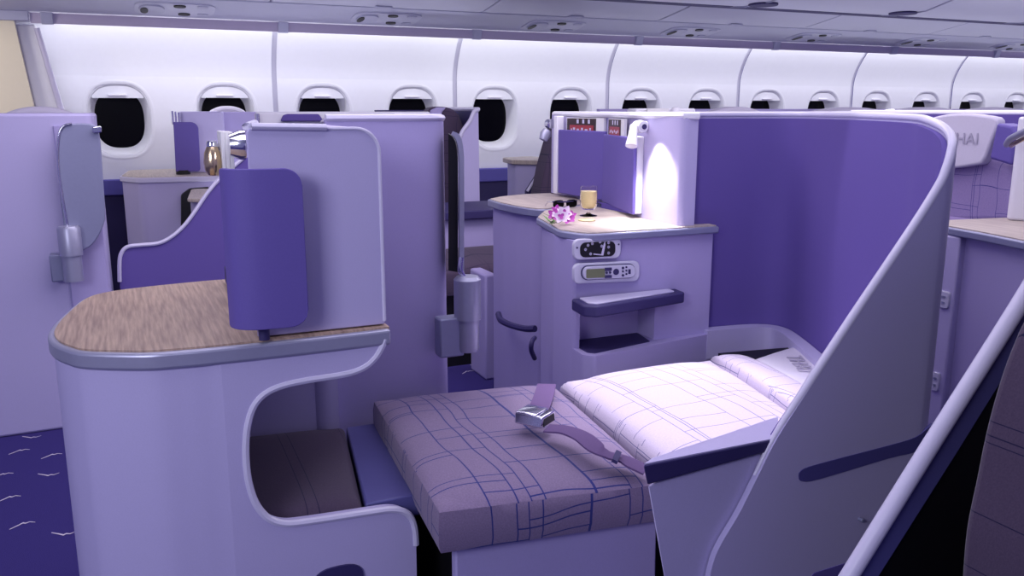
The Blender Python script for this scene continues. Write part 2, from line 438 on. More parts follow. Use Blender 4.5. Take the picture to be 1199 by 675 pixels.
# end walls
bm = BM()
a, b, c, d = Py(-60, 26, 5.5), Py(17, 28, 5.5), Py(42, 135, 5.5), Py(46, 160, 5.5)
prism(bm, [(-3.2, 0), (c[0], 0), (c[0], c[2]), (b[0], b[2]), (b[0] - .01, 1.80), (-3.2, 1.80)], 'y', 5.5, 5.56)
struct('wall_left', bm, M_CREAM)
bm = BM()
pts = [xz(17, 28, 5.55), xz(40, 28, 5.55), xz(74, 135, 5.55), (xz(74, 135, 5.55)[0], .7), (xz(40, 135, 5.55)[0], .7), xz(42, 135, 5.55)]
prism(bm, pts, 'y', 5.57, 5.9); struct('trim_9', bm, M_WALL, bevel=.01)
bm = BM()
p = [Py(43, 33, 5.565), Py(73, 134, 5.565)]
tube(bm, [p[0], p[1]], .016); struct('trim_10', bm, M_PALE)
bm = BM(); box(bm, 10.15, 10.25, 3.5, 6, 0, 2.2); struct('wall_right', bm, M_WALL)

# overhead bins: one thing each
for k in range(0, 8):
    xa = SEAMS[0] + (k - .1) * 2 * PITCH; xb = xa + 2 * PITCH - .014
    t = thing('overhead_bin', '', 'overhead bin', ((xa + xb) / 2, 4.8, 1.8), 'closed overhead bins above the windows')
    ow = ['first', 'second', 'third', 'fourth', 'fifth', 'sixth', 'seventh', 'eighth'][k]
    t['label'] = 'grey closed overhead luggage bin, the %s from the left end of the row' % ow
    bm = BM(); prism(bm, [(5.10, 1.806), (5.04, 1.804), (4.9, 1.825), (4.74, 1.85), (4.66, 1.868), (4.66, 2.1), (5.10, 2.1)], 'x', xa, xb); obj('bin_door', bm, M_BIN, t, bevel=.006)
    bm = BM(); box(bm, (xa + xb) / 2 - .05, (xa + xb) / 2 + .05, 5.02, 5.06, 1.797, 1.806); obj('latch', bm, M_PSU, t, bevel=.003)
# passenger service units
def psu_pt(x, v, off=0):   # v 0..1 across the rail
    y = 5.47 - .35 * v; z = 1.7393 + .064 * (5.47 - y) / .39 * 1.0 - .0015 - off
    return (x, y, z)
slope = atan2(.064, -.39)
def psu(x, label):
    t = thing('service_unit', label, 'service unit', psu_pt(x, .5), 'passenger service units')
    def pl(cx, v, w, h, mtl, name, z, n=3, par=t):
        bm = BM(); o = sellipse(0, 0, w, h, n, 24)
        A = [psu_pt(x + cx + p[0], v + p[1] / .35, z) for p in o]; B = [psu_pt(x + cx + p[0], v + p[1] / .35, -.012) for p in o]
        hexa(bm, A, B); return obj(name, bm, mtl, par)
    pl(0, .5, .21, .115, M_BIN, 'housing', .005, 5)
    lens = pl(-.12, .5, .065, .085, M_PSU, 'speaker_lens', .014, 2.4)
    pl(-.16, .5, .02, .055, M_BLACK, 'lens_opening', .017, 2.2)
    pl(.02, .72, .032, .022, M_BLACK, 'reading_light', .011, 2.2)
    pl(.05, .28, .032, .022, M_BLACK, 'reading_light', .011, 2.2)
    pl(.14, .72, .03, .02, M_PSU, 'call_button', .010, 4)
    pl(.15, .28, .03, .02, M_PSU, 'call_button', .010, 4)
    return t
for k in range(8):
    xs = Py([205, 452, 648, 808, 952, 1078, 1187, 1290][k], [10, 20, 29, 36, 43, 47, 50, 54][k], 5.3)[0]
    psu(xs, ['leftmost grey service unit with dark oval lens under the bins, over the big left window', 'service unit with oval lens under the bins, second from left',
             'service unit with oval lens under the bins, third from left, over the tall middle window', 'service unit with bright lens under the bins, above the reading lamp wall',
             'service unit under the bins, fifth from left, above the violet bed shell', 'service unit under the bins, third from right', 'service unit under the bins at the right picture edge', 'service unit under the bins just past the right picture edge'][k])
# ceiling vents
for px, py in ((910, 3), (1080, 13)):
    bm = BM(); c = Pz(px, py, 1.842)
    lathe(bm, [(0, 1.835), (.085, 1.836), (.09, 1.842), (.085, 1.85)], (c[0], 4.33, 0), 24)
    tag(obj('ceiling_vent', bm, M_DVIO), 'dark oval ceiling vent, ' + ('the left one of two near the top edge' if px < 1000 else 'the right one of two, nearer the right edge'), 'vent')

# ================================================================== FOREGROUND SUITE, LEFT HALF
# --- side console with leg-room cut-out
YF = 1.575
t = thing('side_console', 'large lavender side console in the left foreground with walnut top and rounded leg opening', 'console', (.1, 1.8, 0))
plan = [(.45, 1.576), (.30, 1.573)] + [(.13, 1.574), (.06, 1.579), (.0, 1.590)] + [Pz(*p, .797)[:2] for p in ((98, 413.5), (75, 408.5), (61, 402), (55.5, 394), (58, 386), (66, 376), (84, 359.5), (98, 350), (118, 344), (150, 339), (200, 333.5), (262, 328))] + [(.28, 2.20), (.36, 2.15), (.40, 2.09), (.445, 2.085)]
pc = [tuple(p) for p in cr(plan, 5)]
bm = BM(); prism(bm, pc, 'z', .765, .797); obj('rim', bm, M_ALU, t, bevel=.006, seg=3, label='satin aluminium edge band')
def inset(path, d):
    out = []; n = len(path)
    for i in range(n):
        a = Vector(path[i - 1] if i else path[0]); b = Vector(path[(i + 1) % n] if i < n - 1 else path[-1])
        v = (b - a).normalized(); nn = Vector((v.y, -v.x)); q = Vector(path[i]) + nn * d; out.append((q.x, q.y))
    return out
pin = inset(pc, .012)
bm = BM(); prism(bm, pin, 'z', .79, .8005); obj('wood_top', bm, M_WOOD, t, label='walnut grain laminate top')
bm = BM()
pb = [p for p in inset(pc, .008)]
lo = [p for p in pb if not (p[0] > .13 and p[1] < 1.7)]
lo = [(.13, 1.579)] + lo
sweep(bm, lo, .02, 0, .768, side=-1)
cut = cr([xz(*p, YF) for p in ((451.5, 398), (448, 407), (441, 419), (430, 429.5), (415, 436.5), (395, 441), (362, 446), (332, 452.5), (311, 462), (297.5, 477), (290.5, 498), (288, 520), (288.5, 545), (291.5, 567), (297.5, 587), (306, 601), (317, 610.5), (332, 615), (350, 614.5), (395, 608), (440, 601), (458, 598.8), (472, 600.5), (481.5, 607.5), (486.5, 621), (488, 640))], 4)
prism(bm, [(.13, 0), (.13, .77)] + [tuple(p) for p in cut] + [(.489, 0)], 'y', YF + .004, YF + .034)
box(bm, .05, .446, 2.065, 2.08, 0, .765)
obj('body', bm, M_LAV, t)
bm = BM(); tube(bm, [(p[0], YF + .007, p[1]) for p in cut], .0075, 8); obj('opening_edge', bm, M_PALE, t)
a = Py(365, 676, YF); b = Py(428, 676, YF)
bm = BM(); prism(bm, sellipse((a[0] + b[0]) / 2, a[2] - .02, .05, .03, 2.6, 32), 'y', YF - .001, YF + .006); obj('handle', bm, M_DVIO, t)
# --- monitor housing on the console
t = thing('monitor_housing', 'tall lavender rounded cabinet standing on the walnut console, beside the violet panel', 'cabinet', (.32, 1.8, .8))
ho = fillet([(.200, .803), (.446, .803), (.446, 1.186), (.203, 1.189)], [.004, .004, .045, .012], 8)
bm = BM(); hexa(bm, [(x, 1.60, z) for x, z in ho], [(x + (.446 - x) * .30, 2.06, z) for x, z in ho]); obj('body', bm, M_LAV, t, bevel=.003)
he = [p for p in ho if p[0] > .36]; he.sort(key=lambda p: (-p[0] + .0 if p[1] < 1.1 else 0, 0))
edge_ = [(.444, 1.600, .81), (.444, 1.600, 1.0)] + [(p[0] - .002, 1.600, p[1] - .002) for p in ho[10 + 8:10 + 17]] + [(.33, 1.600, 1.185)]
bm = BM(); tube(bm, edge_, .0035, 8); obj('edge_piping', bm, M_PALE, t)
bm = BM(); tube(bm, [(.345, 1.600, 1.187), (.212, 1.600, 1.190), (.205, 1.604, 1.190), (.28, 2.05, 1.190)], .0085, 10, .8); obj('top_lip', bm, M_PALE, t)
# --- violet flap panel in front of it
t = thing('privacy_panel', 'violet curved privacy panel with rounded corners, hinged in front of the tall foreground cabinet', 'panel', (.21, 1.555, .82))
flap = cr([(.157, 1.60), (.166, 1.574), (.188, 1.558), (.22, 1.552), (.287, 1.552)], 6)
def curved_panel(bm, path, z0, z1, th, r0, r1):
    n = len(path); L = [0]
    for i in range(1, n): L.append(L[-1] + (Vector(path[i]) - Vector(path[i - 1])).length)
    T = L[-1]
    def cut_(s, r): return 0 if s > r else r - sqrt(max(0, r * r - (r - s) ** 2))
    za = []; zb = []
    for s in L:
        e = cut_(T - s, r1) if r1 else 0; f = cut_(s, r0) if r0 else 0
        za.append(z0 + max(e, f)); zb.append(z1 - max(e, f))
    sweep(bm, path, th, za, zb)
fl = []
for i in range(len(flap) - 1):
    for k in range(3): fl.append(tuple(Vector(flap[i]).lerp(Vector(flap[i + 1]), k / 3)))
fl.append(tuple(flap[-1]))
bm = BM(); curved_panel(bm, fl, .829, 1.118, .012, .008, .032); obj('flap', bm, M_VIOP, t, bevel=.003)
bm = BM(); lathe(bm, [(.010, .802), (.010, .84), (.008, .86)], (.21, 1.583, 0), 16); obj('hinge', bm, M_DVIO, t)
# --- long partition behind
t = thing('suite_partition', 'lavender fabric partition wall right of the tall foreground cabinet, reaching down to the seat', 'partition', (.5, 2.1, 0))
pp = cr([(.452, 2.10), (.62, 2.09), (.70, 2.092), (.745, 2.105), (.768, 2.14), (.772, 2.20), (.765, 2.5)], 6)
bm = BM(); sweep(bm, [tuple(p) for p in pp], .03, 0, 1.196, side=1); obj('panel', bm, M_LAV2, t, bevel=.008)
bm = BM(); tube(bm, [(p[0], p[1] + .0, 1.198) for p in cr([(.455, 2.112), (.62, 2.102), (.70, 2.104), (.742, 2.118), (.757, 2.15), (.758, 2.20), (.752, 2.5)], 6)], .018, 10, .6); obj('top_lip', bm, M_PALE, t)
# --- folding monitor / table arm on the partition end
def arm(t, X, Y, zt, zb, face_on):
    pass
YA = 2.06
t = thing('table_arm', 'folded table panel seen edge-on above a silver pivot cylinder, on the foreground partition', 'table arm', (.78, YA, .65))
q = lambda px, py, Y=YA: Py(px, py, Y)
a, b = q(529, 322), q(560, 322); cx = (a[0] + b[0]) / 2; r = (b[0] - a[0]) / 2 * .96
zc0, zc1, zc2 = q(545, 409)[2], q(545, 372)[2], q(545, 326)[2]
cy = 2.045
bm = BM(); lathe(bm, [(.0, zc1), (r, zc1), (r, zc2), (r * .8, zc2 + .008), (0, zc2 + .011)], (cx, cy, 0), 28); obj('upper_cylinder', bm, M_ALU, t)
bm = BM(); lathe(bm, [(0, zc0), (r * .78, zc0), (r * .86, zc0 + .01), (r * .86, zc1 + .001)], (cx, cy, 0), 28); obj('lower_cylinder', bm, M_ALU, t)
c, d = q(511, 372), q(532, 415)
bm = BM(); box(bm, c[0], cx - r * .4, cy - .012, cy + .035, d[2], c[2]); obj('mount_block', bm, M_ALUD, t, bevel=.005)
bm = BM(); e = q(541, 300)
tube(bm, cr([(cx - .006, cy, zc2), (cx - .014, cy, zc2 + .015), (cx - .02, cy, zc2 + .03), (cx - .016, cy, zc2 + .06)], 4), .007); obj('neck', bm, M_CHROME, t)
pe = [q(543.5, 320), q(543.5, 200), q(543, 180), q(541, 165), q(537, 157), q(531, 154)]
pin_ = [q(538, 320), q(538, 200), q(537.5, 182), q(536, 170), q(533, 162), q(529, 158)]
ce, ci = cr(pe, 5), cr(pin_, 5)
bm = BM(); hexa(bm, [tuple(p) for p in ce] + [tuple(p) for p in ci[::-1]], [(p[0] + .002, p[1] + .012, p[2]) for p in ce] + [(p[0] + .002, p[1] + .012, p[2]) for p in ci[::-1]]); obj('panel_edge', bm, M_ALU, t, label='silver front edge')
pl = [q(527, 318)] + [tuple(p) for p in ci] + [q(527, 157)]
bm = BM(); sheet(bm, [(p[0], p[1] + .013, p[2]) for p in pl], (.02, .05, 0)); obj('table_panel', bm, M_BLACK, t, label='black folded table panel')

# --- footrest in the leg-room opening
t = thing('footrest', 'dark plaid footrest inside the leg opening of the foreground console with slate violet edge bar', 'footrest', (.35, 1.85, .3))
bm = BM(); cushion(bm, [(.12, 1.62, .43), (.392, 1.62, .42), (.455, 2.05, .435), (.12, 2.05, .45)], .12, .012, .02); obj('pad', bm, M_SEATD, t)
bm = BM(); prism(bm, [(.396, 1.615), (xz(492, 592, 1.615)[0], 1.615), (.566, 2.06), (.462, 2.06)], 'z', .372, .422); obj('edge_bar', bm, M_BAR, t, bevel=.004)
bm = BM(); box(bm, .16, .48, 1.62, 2.05, 0, .32); obj('base', bm, M_DVIO, t)

# ================================================================== FOREGROUND SEAT (lie-flat)
t = thing('lie_flat_seat', 'plaid upholstered seat folded flat into a bed between console and violet shell', 'seat', (1.2, 1.75, 0))
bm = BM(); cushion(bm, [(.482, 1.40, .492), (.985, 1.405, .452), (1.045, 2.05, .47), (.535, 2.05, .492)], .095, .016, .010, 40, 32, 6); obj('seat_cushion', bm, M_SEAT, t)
bm = BM(); prism(bm, [(.522, 0), (.992, 0), (.985, .375), (.80, .385), (.66, .395), (.522, .405)], 'y', 1.425, 1.45); obj('base_panel', bm, M_LAV2, t, bevel=.004)
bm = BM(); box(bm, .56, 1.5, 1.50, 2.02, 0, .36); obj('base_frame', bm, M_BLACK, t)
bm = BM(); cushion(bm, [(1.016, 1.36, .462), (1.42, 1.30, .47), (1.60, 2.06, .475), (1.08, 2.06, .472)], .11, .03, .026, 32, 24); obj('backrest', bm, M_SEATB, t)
bm = BM(); cushion(bm, [(1.43, 1.30, .475), (1.60, 1.36, .465), (1.72, 2.06, .470), (1.605, 2.07, .485)], .10, .02, .03, 24, 20); obj('shoulder_pad', bm, M_SEATB, t)
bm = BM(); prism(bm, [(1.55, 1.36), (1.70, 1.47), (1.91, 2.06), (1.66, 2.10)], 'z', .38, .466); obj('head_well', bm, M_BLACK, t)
bm = BM(); cushion(bm, [Pz(942, 455, .472), Pz(990, 434, .474), Pz(950, 399, .48), Pz(884, 419, .476)], .03, .006, .008, 16, 14)
h = obj('headrest', bm, M_CLOTH, t)
bm = BM(); text_bm(bm, 'THAI', .068, Matrix.Translation(Pz(935, 425, .4855)) @ Matrix.Rotation(radians(-118), 4, 'Z')); obj('headrest_lettering', bm, M_INK, h)
# --- seat belt lying on the cushion
t = thing('seat_belt', 'mauve seat belt with chrome buckle lying across the flat seat cushion', 'seat belt', (.85, 1.75, .49))
def ribbon(bm, pts, w, th=.003):
    P = [Vector(p) for p in pts]; rows = []
    for i in range(len(P)):
        d = (P[min(i + 1, len(P) - 1)] - P[max(i - 1, 0)]).normalized(); s = d.cross(Vector((0, 0, 1))).normalized() * w / 2; u = s.cross(d).normalized() * th
        rows.append([bm.verts.new(P[i] + s), bm.verts.new(P[i] - s), bm.verts.new(P[i] - s + u), bm.verts.new(P[i] + s + u)])
    for i in range(len(rows) - 1):
        for k in range(4): bm.faces.new((rows[i][k], rows[i][(k + 1) % 4], rows[i + 1][(k + 1) % 4], rows[i + 1][k]))
    bm.faces.new(rows[0]); bm.faces.new(rows[-1][::-1])
zz = .505
s1 = [Pz(640, 451, .49), Pz(638, 460, .503), Pz(634, 472, .513), Pz(629, 484, .52)]
bm = BM(); ribbon(bm, cr(s1, 5), .05); obj('strap', bm, M_STRAP, t)
s2 = [Pz(640, 503, .520), Pz(662, 505, .523), Pz(682, 513, .526), Pz(698, 526, .518), Pz(712, 534, .506), Pz(730, 540, .493), Pz(756, 552, .478)]
bm = BM(); ribbon(bm, cr(s2, 6), .046, .004); obj('strap', bm, M_STRAP, t)
bm = BM(); p = Pz(718, 536, .506); d = (Vector(Pz(730, 541, .499)) - Vector(p)).normalized()
ribbon(bm, [Vector(p) + Vector((0, 0, .001)), Vector(p) + d * .012 + Vector((0, 0, .0))], .052, .007); obj('strap_keeper', bm, M_DVIO, t)
c = Vector(Pz(626, 494, .518)); ex = (Vector(Pz(650, 497, .518)) - Vector(Pz(603, 487, .518))).normalized(); ey = Vector((0, 0, 1)).cross(ex)
def ob(bm, u0, u1, v0, v1, z0, z1):
    B = [c + ex * u + ey * v + Vector((0, 0, z0)) for u, v in ((u0, v0), (u1, v0), (u1, v1), (u0, v1))]
    T = [c + ex * u + ey * v + Vector((0, 0, z1)) for u, v in ((u0, v0 * .86), (u1, v0 * .86), (u1, v1 * .86), (u0, v1 * .86))]
    hexa(bm, B, T)
bm = BM(); ob(bm, -.035, .037, -.034, .034, .0, .026); bu = obj('buckle', bm, M_CHROME, t, bevel=.004, seg=3)
bm = BM(); ob(bm, .034, .0385, -.026, .026, .003, .02); obj('buckle_slot', bm, M_BLACK, bu)
bm = BM(); ob(bm, -.032, .02, -.030, .030, .0255, .029); obj('buckle_flap', bm, M_CHROME, bu, bevel=.0015)
# --- armrest
YR = 1.235
t = thing('armrest', 'lavender armrest block with dark violet cap at the near edge of the bed', 'armrest', (.95, 1.28, 0))
x0, z0 = xz(757, 567, YR + .01); x1, z1 = xz(898, 527, YR + .01); x2, z2 = xz(905, 508, YR)
def wedge(bm, A, B, C, D, yb0, yb1, dx0, dx1, y):   # A,B lower left/right, C,D upper right/left in XZ
    hexa(bm, [(A[0], y, A[1]), (B[0], y, B[1]), (B[0] + dx1, yb1, B[1]), (A[0] + dx0, yb0, A[1])], [(D[0], y, D[1]), (C[0], y, C[1]), (C[0] + dx1, yb1, C[1]), (D[0] + dx0, yb0, D[1])])
cA, cB = xz(752, 545, YR), xz(905, 515, YR); dA, dB = xz(757, 567, YR), xz(898, 528, YR)
xb_, zb_ = xz(776, 675, YR + .01); xa_ = x0 + (xb_ - x0) * z0 / (z0 - zb_)
bm = BM(); wedge(bm, (xa_, 0), (1.10, 0), (x1, z1 - .002), (x0, z0 - .002), YR + .03, YR + .06, .05, .05, YR + .008); obj('body', bm, M_LAV, t, bevel=.004)
bm = BM(); wedge(bm, (dA[0], dA[1] - .002), (dB[0] + .01, dB[1] - .002), (cB[0] + .01, cB[1]), (cA[0], cA[1]), YR + .018, YR + .095, .03, .085, YR - .002); obj('cap', bm, M_DVIO, t, bevel=.003)
bm = BM(); wedge(bm, (cA[0] + .004, cA[1] - .001), (cB[0] + .01, cB[1] - .001), (cB[0] + .01, cB[1] + .002), (cA[0] + .004, cA[1] + .002), YR + .016, YR + .093, .03, .085, YR); obj('pad', bm, M_LAV, t)

# --- violet shell around the head of the bed
t = thing('seat_shell', 'large violet-lined shell wrapping the head of the bed, diagonal pale-rimmed lavender side panel', 'seat shell', (1.6, 1.7, 0))
YS = 1.24
key = [((1.678, 2.305), 1.203), ((1.80, 2.295), 1.203), ((1.92, 2.275), 1.203), ((1.985, 2.235), 1.203), ((2.005, 2.165), 1.203), ((1.968, 2.05), 1.203), ((1.835, 1.76), 1.203), ((1.72, 1.50), 1.200), ((1.655, 1.40), 1.194), ((1.607, 1.32), 1.180), ((1.573, 1.272), 1.158), ((1.546, 1.25), 1.128),
       ((1.526, 1.242), 1.094), ((1.508, YS), 1.064), ((1.45, YS), .988), ((1.312, YS), .822), ((1.20, YS), .684), ((1.124, YS), .589), ((1.08, YS), .514), ((1.04, YS), .445), ((.992, YS), .375), ((.975, YS), .315), ((.968, YS), .26)]
k3 = cr([(p[0], p[1], z) for p, z in key], 5)
pth = [(p.x, p.y) for p in k3]; zt = [p.z for p in k3]
bm = BM(); sweep(bm, pth, .014, 0, zt, side=1); obj('outer_panel', bm, M_LAV, t)
iN = 18 * 5 + 1
def offs(path, d):
    out = []
    for i in range(len(path)):
        a = Vector(path[max(0, i - 1)]); b = Vector(path[min(len(path) - 1, i + 1)]); v = (b - a).normalized(); q = Vector(path[i]) + Vector((v.y, -v.x)) * d; out.append((q.x, q.y))
    return out
inn = offs(pth, .002)[:iN]
bm = BM(); sweep(bm, inn, .012, .42, [z - .012 for z in zt[:iN]], side=-1); obj('lining', bm, M_VIO, t, label='violet fabric lining')
bm = BM(); tube(bm, [(p[0], p[1], z) for p, z in zip(offs(pth, -.005), zt)][:iN], [.0095 - .006 * max(0, (i - iN + 12) / 12) for i in range(iN)], 10); obj('rim', bm, M_PALE, t, label='pale moulded rim')
rp = offs(pth, .016)[2:60]
bm = BM(); sweep(bm, rp, .045, .40, .497, side=-1); obj('padded_skirt', bm, M_LAV, t, bevel=.02, seg=4)
rc = [xz(*p, YS - .014) for p in ((935, 560), (938, 551), (960, 543), (1040, 522), (1072, 512), (1088, 500), (1094, 498), (1089, 520), (1070, 530), (1040, 537), (960, 561), (940, 564))]
bm = BM(); prism(bm, [tuple(p) for p in cr(rc, 3, True)], 'y', YS - .0155, YS - .008); obj('grip_recess', bm, M_DVIO2, t)
for px, py, r in ((1006, 608, .004), (1029, 603, .008)):
    x, z = xz(px, py, YS - .014); bm = BM(); lathe(bm, [(0, .012), (r, .011), (r, 0)], (x, YS - .014, z), 14, Matrix.Rotation(radians(90), 3, 'X')); obj('screw', bm, M_ALUD, t)
bm = BM(); prism(bm, fillet([xz(950, 672, YS - .014), xz(1005, 655, YS - .014), xz(1005, 700, YS - .014), xz(950, 700, YS - .014)], .01), 'y', YS - .0155, YS - .008); obj('lower_recess', bm, M_VIOP, t)

# ================================================================== ORCHID CONSOLE
FO = 2.26
t = thing('control_console', 'lavender console with pale wood top, control panels and dark trays beside the bed', 'console', (1.5, 2.6, 0))
oplan = fillet([(1.225, 2.36), (1.262, 2.248), (1.748, 2.238), (1.748, 2.283), (1.655, 2.286), (1.652, 2.95), (1.42, 2.86), (1.30, 2.68)], [.06, .06, .0, 0, 0, 0, .1, .1], 8)
bm = BM(); prism(bm, oplan, 'z', .824, .847); obj('rim', bm, M_ALUD, t, bevel=.005)
cx_, cy_ = 1.5, 2.6
bm = BM(); prism(bm, [(cx_ + (p[0] - cx_) * .975, cy_ + (p[1] - cy_) * .975) for p in oplan], 'z', .84, .8505); obj('wood_top', bm, M_WOODL, t, label='pale wood laminate top')
bm = BM()
# body: left rounded side, upper fascia, right post, niche back, lower pocket front
bl = fillet([(1.238, 2.42), (1.235, 2.275), (1.60, 2.262), (1.742, 2.262), (1.742, 2.283), (1.652, 2.286), (1.652, 2.93), (1.44, 2.84), (1.32, 2.68)], [.05, .012, 0, 0, 0, 0, 0, .1, .1], 8)
prism(bm, bl, 'z', .60, .825)
prism(bm, [(1.525, 2.262), (1.742, 2.262), (1.742, 2.283), (1.652, 2.286), (1.652, 2.9), (1.525, 2.9)], 'z', 0, .60)
prism(bm, fillet([(1.238, 2.42), (1.235, 2.275), (1.255, 2.272), (1.255, 2.36), (1.53, 2.36), (1.53, 2.85), (1.44, 2.84), (1.32, 2.68)], [.05, .012, 0, 0, 0, 0, .1, .1], 8), 'z', 0, .60)
prism(bm, fillet([(1.2365, 2.29), (1.228, 2.20), (1.255, 2.172), (1.742, 2.245), (1.742, 2.283), (1.652, 2.286), (1.65, 2.37), (1.2365, 2.37)], [0, .015, .02, 0, 0, 0, 0, 0], 6), 'z', 0, .485)
obj('body', bm, M_LAV2, t)
bm = BM(); prism(bm, fillet([(1.252, 2.215), (1.27, 2.198), (1.50, 2.245), (1.52, 2.352), (1.258, 2.352)], .008, 4), 'z', .484, .487); obj('pocket_opening', bm, M_DVIO, t)
# upper tray
tp = fillet([(1.222, 2.268), (1.212, 2.175), (1.245, 2.145), (1.600, 2.205), (1.606, 2.268)], [.0, .02, .02, .01, 0], 6)
bm = BM(); prism(bm, tp, 'z', .612, .648); tr = obj('tray', bm, M_DVIO, t, bevel=.006, label='dark violet wedge shaped tray ledge')
bm = BM(); prism(bm, fillet([(1.245, 2.26), (1.235, 2.185), (1.255, 2.165), (1.57, 2.22), (1.575, 2.26)], .008, 4), 'z', .646, .6505); obj('tray_insert', bm, M_PALE, tr)
# control plates
def rr(px0, py0, px1, py1, Y, r, sk=0):
    a = xz(px0, py0, Y); b = xz(px1, py0 - (px1 - px0) * .045, Y); c = xz(px1, py1 - (px1 - px0) * .045, Y); d = xz(px0, py1, Y)
    return fillet([a, b, c, d], r, 6)
Yp = 2.258
bm = BM(); prism(bm, rr(671, 280.5, 726, 304.5, Yp, .02), 'y', Yp - .006, Yp + .01); s = obj('seat_control', bm, M_PANEL, t, bevel=.003)
bm = BM(); prism(bm, rr(678, 284, 719, 301.5, Yp, .018), 'y', Yp - .008, Yp); obj('control_screen', bm, M_BLACK, s)
bm = BM()
w = [xz(*p, Yp - .009) for p in ((695, 297), (704, 298), (707, 286), (708.5, 283), (709, 287), (706.5, 299.5), (695, 298.5))]
prism(bm, w, 'y', Yp - .009, Yp - .008)
for px, py in ((684, 292), (687, 287), (692, 285), (701, 283), (711, 284), (703, 288), (711, 289), (690, 297), (711, 296)):
    x, z = xz(px, py, Yp); lathe(bm, [(.0045, 0), (.0045, .001), (.003, .001), (.003, 0)], (x, Yp - .008, z), 12, Matrix.Rotation(radians(90), 3, 'X'))
obj('control_icons', bm, M_PALE, s)
for px in (674.5, 723):
    x, z = xz(px, 290 if px < 700 else 286, Yp); bm = BM(); lathe(bm, [(0, .002), (.003, .002), (.003, 0)], (x, Yp - .006, z), 10, Matrix.Rotation(radians(90), 3, 'X')); obj('screw', bm, M_DVIO, s)
bm = BM(); prism(bm, rr(671, 309, 748, 332.5, Yp, .02), 'y', Yp - .006, Yp + .01); s = obj('handset_cradle', bm, M_PANEL, t, bevel=.003)
bm = BM(); prism(bm, rr(679, 311, 742, 328, Yp, .03), 'y', Yp - .009, Yp - .005); obj('handset_groove', bm, M_DVIO, s)
bm = BM(); prism(bm, rr(680, 311.8, 741, 327, Yp, .028), 'y', Yp - .016, Yp - .006); obj('handset', bm, M_PANEL, s, bevel=.002)
bm = BM(); prism(bm, rr(683.5, 314.5, 705, 325, Yp, .004), 'y', Yp - .018, Yp - .015); obj('handset_display', bm, M_LCD, s)
bm = BM()
for a in ((704.8, 312.8, 713, 316.5), (704.8, 321.5, 713, 325)): prism(bm, rr(*a, Yp, .001), 'y', Yp - .018, Yp - .015)
for px, py, r in ((707, 318.5, .004), (711, 318.2, .004), (718, 317.5, .010), (726, 313, .004), (726, 317, .003), (726, 321.5, .004), (730, 312, .003), (730, 316, .003), (730, 320, .003)):
    x, z = xz(px, py, Yp); lathe(bm, [(0, .004), (r, .004), (r, 0)], (x, Yp - .015, z), 12, Matrix.Rotation(radians(90), 3, 'X'))
prism(bm, rr(732.5, 314.5, 735, 320, Yp, .001), 'y', Yp - .018, Yp - .015)
obj('handset_keys', bm, M_DVIO, s)
# small kick handle on its left side
bm = BM(); tube(bm, cr([Py(626, 420, 2.5), Py(622, 410, 2.46), Py(623, 400, 2.46), Py(626, 396, 2.5)], 4), .008); obj('finger_pull', bm, M_DVIO, t)

# --- cross wall behind the orchid console
t = thing('cross_partition', 'brightly lit white lavender partition rising from the back of the orchid console', 'partition', (1.68, 2.8, .851))
bm = BM(); prism(bm, fillet([(1.612, 2.268), (1.668, 2.266), (1.672, 2.36), (1.80, 2.40), (1.80, 3.45), (1.748, 3.45), (1.748, 2.95), (1.628, 2.54), (1.612, 2.46)], [.02, .0, 0, 0, 0, 0, .02, .02, 0], 4), 'z', .851, 1.195); obj('panel', bm, M_LAV, t)
bm = BM(); tube(bm, [(1.665, 2.262, 1.199), (1.625, 2.275, 1.199), (1.618, 2.50, 1.199), (1.738, 2.95, 1.199), (1.76, 3.45, 1.199)], .012, 8); obj('top_rim', bm, M_WHITE, t)
def flat_panel(bm, P, off, r=None):
    a = Vector(P[0]); b = Vector(P[1]); n = Vector((-(b - a).y, (b - a).x, 0)).normalized()
    if n.y > 0: n = -n
    sheet(bm, P, -n * off)
# two violet flaps
t = thing('privacy_panel', 'right violet privacy panel behind the champagne glass, next to the reading lamp', 'panel', (1.62, 2.7, .86))
def vq(pa, pb, z0, z1): return [(pa[0], pa[1], z0), (pb[0], pb[1], z0), (pb[0], pb[1], z1), (pa[0], pa[1], z1)]
A = (1.695, 2.905); B = (1.578, 2.50)
bm = BM(); sheet(bm, vq(A, B, .865, Py(716, 159, 2.72)[2]), (.012, -.004, 0)); obj('flap', bm, M_VIOP, t, bevel=.004)
bm = BM(); sheet(bm, vq((1.592, 2.505), (1.620, 2.50), .865, Py(740, 160, 2.5)[2]), (.0, .03, 0)); obj('end_cap', bm, M_WHITE, t, bevel=.004)
t = thing('privacy_panel', 'left violet privacy panel with a white edge, rising from the middle console', 'panel', (1.69, 3.2, .86))
A = (1.695, 3.285); B = (1.715, 2.93)
bm = BM(); sheet(bm, vq(A, B, .866, Py(676, 153, 3.1)[2]), (.014, 0, 0)); obj('flap', bm, M_VIOP, t, bevel=.004)
bm = BM(); sheet(bm, vq((1.688, 3.315), (1.690, 3.286), .862, 1.192), (.032, 0, 0)); obj('white_edge', bm, M_WHITE, t, bevel=.003)
